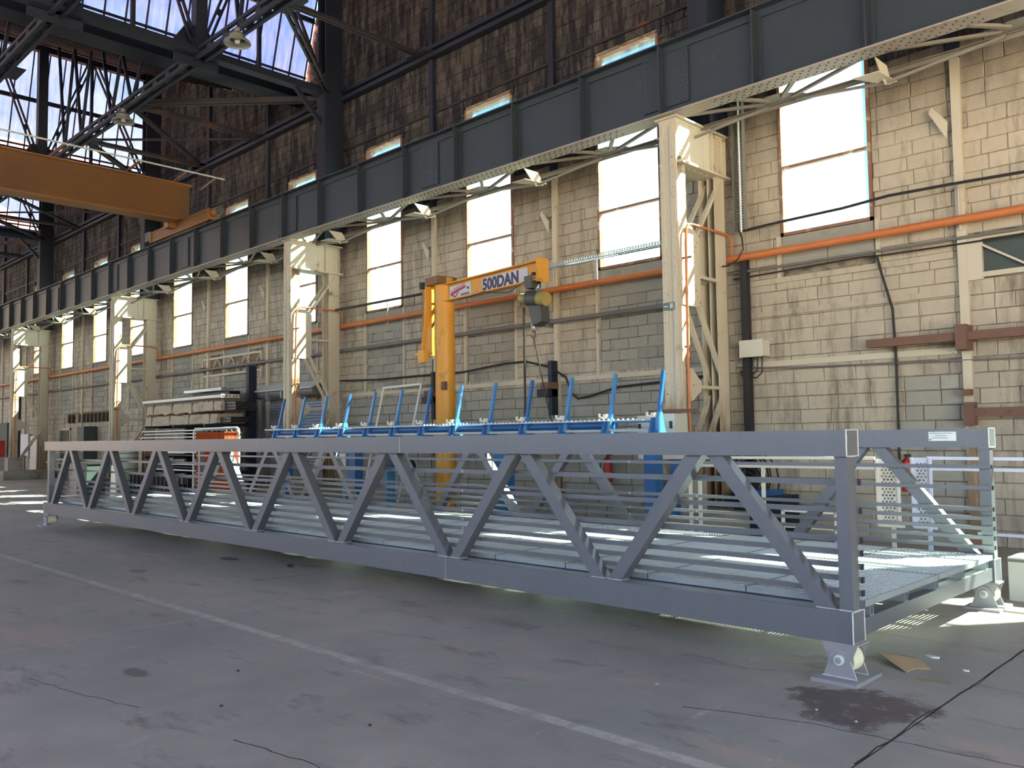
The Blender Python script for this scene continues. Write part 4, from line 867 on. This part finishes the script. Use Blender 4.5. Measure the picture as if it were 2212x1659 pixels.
for (xa, lab) in ((-11.55, 'dark steel bracket on the wall post below the hoist'), (-15.2, 'dark steel bracket behind the jib crane pillar')):
    b3 = empty('post_bracket', (xa, 12.7, 2.5), lab, 'bracket'); MB().box(xa-.17, xa+.12, 12.62, 12.95, 2.38, 2.53).build('bracket_block', DARKB, b3); MB().box(xa-.05, xa+.14, 12.6, 12.95, 2.53, 2.66).build('bracket_plate', RUST, b3); MB().box(xa+.02, xa+.12, 12.75, 12.95, 2.0, 3.1).build('bracket_back', DARKB, b3)
ex = empty('exit_sign', (-7.60, 11.27, 3.6), 'small green exit sign with arrow on the nearest column', 'sign')
MB().box(-7.70, -7.50, 11.262, 11.270, 3.54, 3.66).build('sign_plate', GREN, ex)
mb = MB(); mb.box(-7.67, -7.61, 11.258, 11.262, 3.595, 3.607).prism([(-7.69, 3.601), (-7.665, 3.62), (-7.665, 3.582)], 'y', 11.258, 11.262); mb.build('arrow', PAPR, ex)
mb = MB(); mb.box(-7.575, -7.56, 11.258, 11.262, 3.56, 3.645).box(-7.575, -7.52, 11.258, 11.262, 3.635, 3.645).box(-7.53, -7.52, 11.258, 11.262, 3.56, 3.645).box(-7.555, -7.54, 11.258, 11.262, 3.575, 3.625); mb.build('running_figure', PAPR, ex)
# ================================================================ LEFT: STOCK RACK AND CLUTTER
sr = empty('cantilever_rack', (-24.9, 11.6, 0), 'dark cantilever rack loaded with tube bundles left of the shutter', 'rack')
for x in (-26.9, -24.9, -22.9):
    MB().box(x-.08, x+.08, 12.3, 12.55, 0, 3.75 if x > -23.5 else 2.6).build('rack_post', DARKB, sr)
    for z in (.12, .62, 1.05, 1.5, 1.98): MB().box(x-.05, x+.05, 11.0, 12.3, z, z+.07).build('rack_arm', DARKB, sr)
def tubes(name, lab, x0, x1, y0, y1, z0, z1, d, mat, endm=None):
    e_ = empty(name, ((x0+x1)/2, (y0+y1)/2, z0), lab, 'bundle', 'bundles on the stock rack')
    ny = max(1, int((y1-y0)/d)); nz = max(1, int((z1-z0)/d)); wall_t = d*.12
    for i in range(ny):
        for k in range(nz):
            a = y0+i*d; c0 = z0+k*d; mb = MB(); xx = x1-random.uniform(0, .05)
            mb.box(x0, xx, a+.002, a+d-.002, c0+.002, c0+.002+wall_t).box(x0, xx, a+.002, a+d-.002, c0+d-.002-wall_t, c0+d-.002).box(x0, xx, a+.002, a+.002+wall_t, c0, c0+d).box(x0, xx, a+d-.002-wall_t, a+d-.002, c0, c0+d)
            mb.build('tube', mat, e_)
    return e_
def package(x0, x1, y0, y1, z0, z1, lab):
    e_ = empty('wrapped_package', ((x0+x1)/2, (y0+y1)/2, z0), lab, 'package', 'bundles on the stock rack'); n = 26; rr = random.Random(int(z0*100)); vs = []; fs = []
    for i in range(n+1):
        x = x0+(x1-x0)*i/n; j = lambda a=.018: rr.uniform(-a, a); vs += [(x, y0+j(), z0+j()-(.04 if rr.random() > .8 else 0)), (x, y1+j(), z0+j()), (x, y1+j(), z1+j()), (x, y0+.02+j(), z1+j()), (x, y0-.01+j(), (z0+z1)/2+j())]
    for i in range(n):
        for k in range(5): fs.append((i*5+k, i*5+(k+1) % 5, (i+1)*5+(k+1) % 5, (i+1)*5+k))
    fs += [(0, 1, 2, 3, 4), tuple(n*5+k for k in range(5))]; MB().add(vs, fs).build('wrapping', WRAP, e_)
    for k in range(4): x = x0+(x1-x0)*(.1+.27*k); MB().box(x-.015, x+.015, y0-.02, y1+.02, z0-.02, z1+.025).build('strap', WOOD, e_)
    return e_
package(-27.6, -22.75, 11.3, 12.1, 2.07, 2.34, 'lower dusty paper wrapped package on the stock rack')
package(-27.5, -22.5, 11.3, 12.1, 2.42, 2.68, 'upper dusty paper wrapped package on the stock rack')
tubes('tube_bundle', 'grid of dark tube ends sticking out of the lower wrapped package', -24.5, -22.1, 11.4, 12.0, 2.08, 2.32, .08, HOIST)
tubes('tube_bundle', 'grid of dark tube ends sticking out of the upper wrapped package', -24.5, -21.85, 11.4, 12.05, 2.42, 2.72, .08, HOIST)
tubes('tube_bundle', 'flat row of long pale tubes lying on top of the packages', -28.0, -22.6, 11.35, 11.95, 2.78, 2.90, .11, WHT)
tubes('tube_bundle', 'short pale tubes, topmost of the stack against the wall', -26.2, -23.7, 11.9, 12.35, 3.05, 3.22, .11, GALV)
tubes('tube_bundle', 'dark tubes just under the topmost pale tubes', -25.6, -23.2, 11.9, 12.3, 2.93, 3.03, .09, DARKB)
for k, (x0, x1, z, mt_) in enumerate(((-27.3, -23.2, 1.87, GALV), (-27.2, -23.0, 1.78, WHT), (-27.6, -23.0, 1.68, GALV), (-27.8, -22.9, 1.60, DARKB))):
    tag(MB().box(x0, x1, 11.05+.04*k, 12.2, z, z+.03).build('metal_sheet', mt_, loc=((x0+x1)/2, 11.6, z)), ['topmost bright sheet on the shelf left of the orange screen', 'second bright sheet on the shelf left of the orange screen', 'third bright sheet on the shelf left of the orange screen', 'dark bottom sheet on the shelf left of the orange screen'][k], 'sheet', 'metal sheets on the rack')
for k in range(5):
    z = .72+.085*k if k < 3 else 1.15+.09*(k-3)
    tag(MB().box(-26.4+.1*k, -23.3+.08*k, 11.0, 12.1, z, z+.035).build('metal_plate', (GALV, DARKB, WHT, DARKB, GALV)[k], loc=(-24.8, 11.5, z)), ['lowest plate of the pile seen through the footbridge rails', 'second plate of the pile seen through the footbridge rails', 'pale middle plate of the pile seen through the rails', 'fourth plate of the pile seen through the rails', 'top plate of the pile seen through the rails'][k], 'plate', 'plates on the lower rack')
cr_ = empty('slatted_stillage', (-24.5, 10.6, 0), 'low dark stillage with upright bars below the plate pile', 'stillage')
for z in (.12, .55): MB().box(-27.0, -22.0, 10.55, 10.62, z, z+.06).build('rail', DARKB, cr_)
for k in range(18): MB().box(-26.9+k*.28, -26.86+k*.28, 10.56, 10.60, 0 if k in (0, 8, 17) else .1, .58).build('upright_bar', DARKB, cr_)
# welding screen
ws = empty('welding_screen', (-20.2, 10, 0), 'orange welding screen on a rounded tube frame', 'screen')
n = 60; vs = []; fs = []
for i in range(n+1):
    x = -21.32+2.22*i/n; y = 10.02+.035*math.sin(i*1.1)+.02*math.sin(i*.43); vs += [(x, y, .25), (x, y+.01, .95), (x, 10.02, 1.80)]
for i in range(n): fs += [(3*i, 3*i+3, 3*i+4, 3*i+1), (3*i+1, 3*i+4, 3*i+5, 3*i+2)]
MB().add(vs, fs).build('vinyl_curtain', VINYL, ws, smooth=True)
MB().tube([(-21.4, 10, .05), (-21.4, 10, 1.78), (-21.36, 10, 1.86), (-21.28, 10, 1.89), (-19.12, 10, 1.89), (-19.04, 10, 1.86), (-19.0, 10, 1.78), (-19.0, 10, .05)], .025, 10).build('tube_frame', GALV, ws, smooth=True)
for k in range(9): MB().tube([(-21.2+k*.26, 10, 1.915), (-21.2+k*.26, 9.975, 1.87), (-21.2+k*.26, 10.02, 1.80)], .006, 5).build('curtain_ring', GALV, ws)
for x in (-21.4, -19.0): MB().bar((x, 9.6, .04), (x, 10.4, .04), .04, .04).build('frame_foot', GALV, ws)
def extinguisher(x, y, z, lab):
    e_ = empty('fire_extinguisher', (x, y, z), lab, 'extinguisher'); MB().cyl((x, y, z), (x, y, z+.42), .075, 14).build('cylinder', RED, e_, smooth=True); MB().cyl((x, y, z+.42), (x, y, z+.5), .06, 12, .02).build('neck', RED, e_, smooth=True)
    MB().box(x-.03, x+.06, y-.02, y+.02, z+.5, z+.54).build('handle', BLK, e_); MB().tube([(x+.02, y-.04, z+.5), (x-.12, y-.08, z+.35), (x-.12, y-.08, z+.12)], .012, 6).build('hose', BLK, e_)
extinguisher(-23.75, 12.85, 1.45, 'red fire extinguisher on the wall left of the shutter'); extinguisher(-10.12, 12.85, .70, 'red fire extinguisher on the wall behind the footbridge top chord')
extinguisher(-4.66, 12.85, .72, 'small red extinguisher above the perforated panels at right')
# drum and bins, tables
dr = empty('grey_drum', (-27.9, 10.8, 0), 'tall ribbed grey drum beyond the third diagonal of the footbridge', 'drum'); MB().cyl((-27.9, 10.8, 0), (-27.9, 10.8, 1.4), .38, 24).build('drum_body', BOXG, dr, smooth=True)
for z in (.35, .7, 1.05, 1.2, 1.38): MB().cyl((-27.9, 10.8, z), (-27.9, 10.8, z+.03), .395, 24).build('drum_hoop', GRYP, dr)
for k, (x, c_, m_) in enumerate(((-28.2, 'pale', CONC), (-27.4, 'dark', DKG))):
    b_ = empty('waste_bin', (x, 9.6, 0), c_+' tapered bin seen between the second and third diagonals', 'bin'); w = .36
    MB().prism([(x-w*.8, 0), (x+w*.8, 0), (x+w, .92), (x-w, .92)], 'y', 9.35, 9.9).build('bin_body', m_, b_); MB().box(x-w-.03, x+w+.03, 9.32, 9.93, .92, .97).build('bin_rim', BLK, b_)
wb = empty('work_bench', (-30.2, 9.9, 0), 'low work bench with odds and ends behind the far end of the footbridge', 'bench')
MB().box(-31.3, -28.9, 9.5, 10.3, .9, .95).build('bench_top', WOOD, wb)
for x in (-31.2, -29.0):
    for y in (9.55, 10.2): MB().box(x, x+.06, y, y+.06, 0, .9).build('leg', GRYP, wb)
tag(MB().box(-30.9, -30.2, 9.6, 10.1, .95, 1.25).build('tool_box', DKG, loc=(-30.5, 9.85, .95)), 'dark tool box on the low work bench', 'box')
tag(MB().prism([(-25.9, 0), (-25.5, 0), (-25.55, .9), (-25.85, .9)], 'y', 9.6, 9.65).build('white_trestle', WHT, loc=(-25.7, 9.6, 0)), 'white trestle leg beside the dark bin', 'trestle')
# hanging row and posters
for k in range(12):
    x = -39.6+.43*k
    if k == 2: continue
    tag(MB().prism([(x-.10, 2.42), (x+.08, 2.40), (x+.11, 2.75), (x-.08, 2.76)], 'y', 12.88, 12.97).build('hanging_glove', HANG, loc=(x, 12.9, 2.4)), ('leftmost', 'second from left', '', 'third from left', 'fourth from left', 'fifth from left', 'middle', 'fifth from right', 'fourth from right', 'third from right', 'second from right', 'rightmost')[k]+' of the dark leather pieces hung in a row on the wall rail', 'glove', 'dark pieces hung in a row')
mb = tag(MB().box(-40.0, -34.6, 12.94, 12.98, 2.78, 2.82).build('hanging_rail', RUST, loc=(-37, 12.95, 2.8)), 'thin rail holding the row of dark pieces', 'rail')
nb = empty('notice_board', (-37.4, 12.95, 1.2), 'white notice board with papers beside a dark green locker', 'board'); MB().box(-38.3, -37.25, 12.9, 12.97, 1.1, 2.25).build('board_panel', PAPR, nb)
for k in range(6): MB().box(-38.15+.32*(k % 3), -37.95+.32*(k % 3), 12.885, 12.9, 1.35+.45*(k//3), 1.65+.45*(k//3)).build('pinned_sheet', (SIGN, BOXG, GALVD)[k % 3], nb)
lk = empty('green_locker', (-36.8, 12.7, 0), 'dark green locker beside the white notice board', 'locker'); MB().box(-37.2, -36.45, 12.45, 12.95, 0, 2.22).build('locker_body', DKG, lk); MB().box(-36.6, -36.55, 12.42, 12.45, 1.2, 1.5).build('locker_label', PAPR, lk)
pc = empty('plan_board', (-45, 12.9, .95), 'pale sheet board leaning behind the fourth column', 'board'); MB().box(-46.2, -44.9, 12.85, 12.92, .9, 2.0).build('board_panel', PAPR, pc); MB().box(-44.6, -43.7, 12.86, 12.92, .2, 1.9).build('board_panel', WHT, pc)
pl = empty('drain_pipe_stack', (-43.9, 12.1, 0), 'thick dark vertical pipe behind the fourth column', 'pipe'); MB().cyl((-44.0, 12.1, .3), (-44.0, 12.1, 6.4), .17, 16).build('pipe_body', DARK, pl, smooth=True); MB().box(-44.9, -43.1, 11.9, 12.3, .95, 1.0).build('pipe_bracket', DARKB, pl)
# red pillar box at the far left
tag(MB().box(-47.9, -47.6, 12.3, 12.6, .9, 1.7).build('red_cabinet', RED, loc=(-47.7, 12.4, .9)), 'small dark red cabinet at the extreme left', 'cabinet')
tag(MB().box(-52, -48.3, 12.86, 12.97, 0, 2.6).build('dark_sliding_gate', DKG, loc=(-50, 12.9, 0)), 'dark gate leaf at the extreme left edge', 'gate')
# ================================================================ RIGHT: PARTS BEHIND THE FOOTBRIDGE END
hr = empty('white_guard_frame', (-5.4, 10.2, 0), 'white tubular guard frame behind the right end of the footbridge', 'railing')
for a, b_ in (((-6.6, 1.27), (-4.06, 1.28)), ((-6.6, 1.16), (-4.06, 1.165))): MB().bar((a[0], 10.2, a[1]), (b_[0], 10.2, b_[1]), .035, .035).build('rail', WHT, hr)
for x in (-5.5, -6.45, -6.60): MB().box(x-.02, x+.02, 10.18, 10.22, .03, 1.15 if x > -6 else 1.0).build('post', WHT, hr)
MB().box(-6.7, -5.3, 10.1, 10.5, 0, .03).build('foot', WHT, hr); MB().bar((-6.9, 10.2, .31), (-4.9, 10.2, .31), .03, .03).build('rail', WHT, hr)
lf = empty('white_step_frame', (-5.0, 10.3, 0), 'small white rectangular frame below the guard frame', 'frame')
for a, b_ in (((-5.32, .60), (-4.62, .60)), ((-5.32, .60), (-5.32, .03)), ((-4.62, .60), (-4.62, .03)), ((-5.32, .40), (-4.62, .40))): MB().bar((a[0], 10.35, a[1]), (b_[0], 10.35, b_[1]), .035, .035, (0, 1, 0)).build('frame_bar', WHT, lf)
def perf(x0, x1, z0, z1, y, lean, mat, lab):
    e_ = empty('perforated_panel', ((x0+x1)/2, y, z0), lab, 'panel'); mb = MB(); p = .042; nx = int((x1-x0-.05)/p); nz_ = int((z1-z0-.08)/(p*.87))
    ox = (x0+x1)/2-nx*p/2; oz = z0+.04
    def Q(x, z): t_ = (z-z0)/(z1-z0); return (x-lean*t_, y, z)
    def Q2(x, z): a = Q(x, z); return (a[0], a[1]+.004, a[2])
    for j in range(nz_):
        for i in range(nx-(j % 2)):
            cx = ox+p*(i+.5+(.5 if j % 2 else 0)); cz = oz+p*.87*(j+.5)
            outer = [(cx+p*.5*sx, cz+p*.435*sz) for sx, sz in ((1, 0), (1, 1), (0, 1), (-1, 1), (-1, 0), (-1, -1), (0, -1), (1, -1))]
            inner = [(cx+.0155*math.cos(math.radians(45*k)), cz+.0155*math.sin(math.radians(45*k))) for k in range(8)]
            mb.add([Q(*a) for a in outer]+[Q(*a) for a in inner], [(k, (k+1) % 8, 8+(k+1) % 8, 8+k) for k in range(8)])
    # solid margins
    zt = oz+p*.87*nz_
    for (a, b_, c0, d0) in ((x0, x1, z0, oz), (x0, x1, zt, z1), (x0, ox+.0, oz, zt), (ox+p*nx, x1, oz, zt)):
        mb.add([Q(a, c0), Q(b_, c0), Q(b_, d0), Q(a, d0)], [(0, 1, 2, 3)])
    for j in range(1, nz_, 2):
        zc = oz+p*.87*j
        for a in (ox, ox+p*(nx-.5)): mb.add([Q(a, zc), Q(a+p*.5, zc), Q(a+p*.5, zc+p*.87), Q(a, zc+p*.87)], [(0, 1, 2, 3)])
    mb.build('perforated_sheet', mat, e_)
    for xx in (x0, x1): MB().bar(Q(xx, z0), Q(xx, z1), .04, .025).build('edge_stringer', mat, e_)
    MB().bar(Q(x0, z0), Q(x1+.05, z0), .03, .03).build('bottom_edge', mat, e_); return e_
perf(-4.04, -3.80, .50, 1.27, 10.2, .0, WHT, 'white perforated panel standing behind the last far diagonal, left of two')
perf(-3.66, -3.46, .50, 1.29, 10.25, .0, WHB, 'bluish white perforated panel standing behind the last far diagonal, right of two')
MB().box(-3.5, -3.46, 10.2, 10.24, 0, .5).build('leg', WHB, bpy.data.objects['perforated_panel.001']); MB().box(-3.9, -3.86, 10.2, 10.24, 0, .5).build('leg', WHT, bpy.data.objects['perforated_panel'])
r2 = empty('bluish_guard_frame', (-2, 10.25, 0), 'bluish white double rail running out of the picture at right', 'railing')
for z in (1.285, 1.165): MB().bar((-3.5, 10.27, z), (.8, 10.27, z-.012), .035, .035).build('rail', WHB, r2)
MB().bar((-3.0, 10.27, .47), (.8, 10.27, .46), .03, .03).build('rail', WHB, r2); MB().box(.76, .8, 10.25, 10.29, 0, 1.28).build('post', WHB, r2)
co = empty('hanging_cable_coil', (-8.0, 12.6, .4), 'dark tangle of cables and hoses by the foot of the nearest column', 'cable coil')
for k in range(10): cx, cz, r_ = -7.05+random.uniform(-.12, .12), .85+random.uniform(-.1, .1), .16+.02*k; MB().tube([(cx+r_*math.cos(a_*.5236), 12.6+.02*k, cz+r_*1.3*math.sin(a_*.5236)) for a_ in range(13)], .014, 5).build('coil_loop', CAB, co)
tk = empty('dark_machine_base', (-7.0, 12.3, 0), 'low dark machine standing under the cable coil', 'machine'); MB().box(-7.1, -6.3, 12.2, 12.8, 0, .62).build('machine_body', DARKB, tk); MB().box(-7.0, -6.5, 12.25, 12.7, .62, .7).build('machine_lid', BLU, tk)
cb = empty('concrete_block', (-2.0, 9.3, 0), 'pale concrete block with a dark strap at the right edge of the picture', 'block')
MB().box(-2.40, -1.75, 9.05, 9.65, 0, .40).build('block_body', BOXG, cb); MB().box(-2.405, -1.745, 9.045, 9.655, .36, .385).build('strap', GRYP, cb)
# ---- litter on the floor --------------------------------------------------
cd = MB().add([(-2.475, 6.13, .055), (-2.33, 6.30, .02), (-2.22, 6.22, .03), (-2.12, 6.115, .004), (-2.20, 6.06, .004), (-2.21, 5.93, .003), (-2.475, 6.13, .049), (-2.33, 6.30, .014), (-2.22, 6.22, .024), (-2.12, 6.115, .0), (-2.20, 6.06, .0), (-2.21, 5.93, 0)],
    [(0, 1, 2), (0, 2, 4), (2, 3, 4), (0, 4, 5), (6, 8, 7), (6, 10, 8), (8, 10, 9), (6, 11, 10), (0, 6, 7, 1), (1, 7, 8, 2), (2, 8, 9, 3), (3, 9, 10, 4), (4, 10, 11, 5), (5, 11, 6, 0)]).build('cardboard_piece', CARD, loc=(-2.3, 6.1, 0))
tag(cd, 'torn piece of brown cardboard lying near the end bearing', 'cardboard')
def scrap(x, y, r_, mat, lab, name='paper_scrap', cat='scrap', h_=.004):
    rr = random.Random(int(x*100+y*10)); P_ = [(x+r_*(1+rr.uniform(-.35, .3))*math.cos(a_), y+r_*.6*(1+rr.uniform(-.35, .3))*math.sin(a_)) for a_ in [k*2*math.pi/9 for k in range(9)]]
    return tag(MB().prism(P_, 'z', .0005, h_).build(name, mat, loc=(x, y, 0)), lab, cat)
scrap(-2.21, 6.44, .045, PAPR, 'small white paper scrap beyond the cardboard', h_=.012); scrap(-1.93, 6.22, .02, NYL, 'tiny yellow scrap on the floor joint at right', h_=.01)
tag(MB().prism([(-2.12, 5.86), (-1.93, 5.9), (-1.90, 5.84), (-2.09, 5.79)], 'z', .0003, .0012).build('tape_mark', pbr('old_tape', (.34, .27, .15), .8, 0, 20, .3), loc=(-2, 5.85, 0)), 'worn strip of beige tape on the floor in front of the cardboard', 'tape')
scrap(-3.28, 4.62, .02, PAPR, 'small round white spot of paper in the middle foreground', 'white_disc', 'scrap', .002)
for (x, y, lab) in ((-4.95, 2.5, 'pebble near the lower left corner'), (-4.0, 2.9, 'pebble right of the long floor crack'), (-5.6, 2.95, 'pebble left of the white floor line'), (-2.05, 4.75, 'pebble in the dark stain, right one'), (-2.3, 4.8, 'pebble in the dark stain, left one')):
    tag(MB().cyl((x, y, 0), (x, y, .01), .011, 7, .006).build('pebble', JOINT if x < -3 else CONC, loc=(x, y, 0)), 'tiny '+lab, 'pebble')
scrap(-9.6, 5.75, .05, JOINT, 'small dark rag lying beside the shadow of the footbridge', 'dark_rag', 'rag', .03)
# ================================================================ OUTSIDE
def tree(x, y, h_, r_, lab, seed):
    rr = random.Random(seed); e_ = empty('outdoor_tree', (x, y, -.15), lab, 'tree'); MB().cyl((x, y, -.15), (x, y, h_-r_), .22, 8, .12).build('trunk', BARK, e_)
    mb = MB()
    for k in range(2600):
        a_ = rr.uniform(0, 6.283); u = rr.uniform(-1, 1); q = (rr.random()**.4)*r_*(1+.25*math.sin(a_*3+u*4)); s_ = math.sqrt(1-u*u); c = Vector((x+q*s_*math.cos(a_), y+q*s_*math.sin(a_), h_-r_+q*u*1.15)); w = Vector((rr.uniform(-1, 1), rr.uniform(-1, 1), rr.uniform(-1, 1))).normalized()*.2; v = w.orthogonal().normalized()*.16
        mb.add([c-w-v, c+w-v, c+w+v, c-w+v], [(0, 1, 2, 3)])
    tag(mb.build('foliage', LEAF, e_), kind='stuff')
tree(-22.7, 30, 11.0, 2.6, 'green tree outside, seen through the window left of the nearest column', 5)
def house(x0, x1, y0, y1, hz, lab, wm, rm):
    e_ = empty('outdoor_building', ((x0+x1)/2, y0, -.15), lab, 'building'); MB().box(x0, x1, y0, y1, -.15, hz).build('wall', wm, e_)
    MB().prism([(y0-.4, hz), (y1+.4, hz), ((y0+y1)/2, hz+1.6)], 'x', x0-.4, x1+.4).build('roof', rm, e_)
    for k in range(5): xx = x0+(x1-x0)*(k+.5)/5; MB().box(xx-.5, xx+.5, y0-.04, y0+.02, 1.2, 2.8).build('window', GRYP, e_)
house(-66, -38, 24, 32, 9.6, 'pale building with grey roof outside the far left windows', HWAL, HROF)
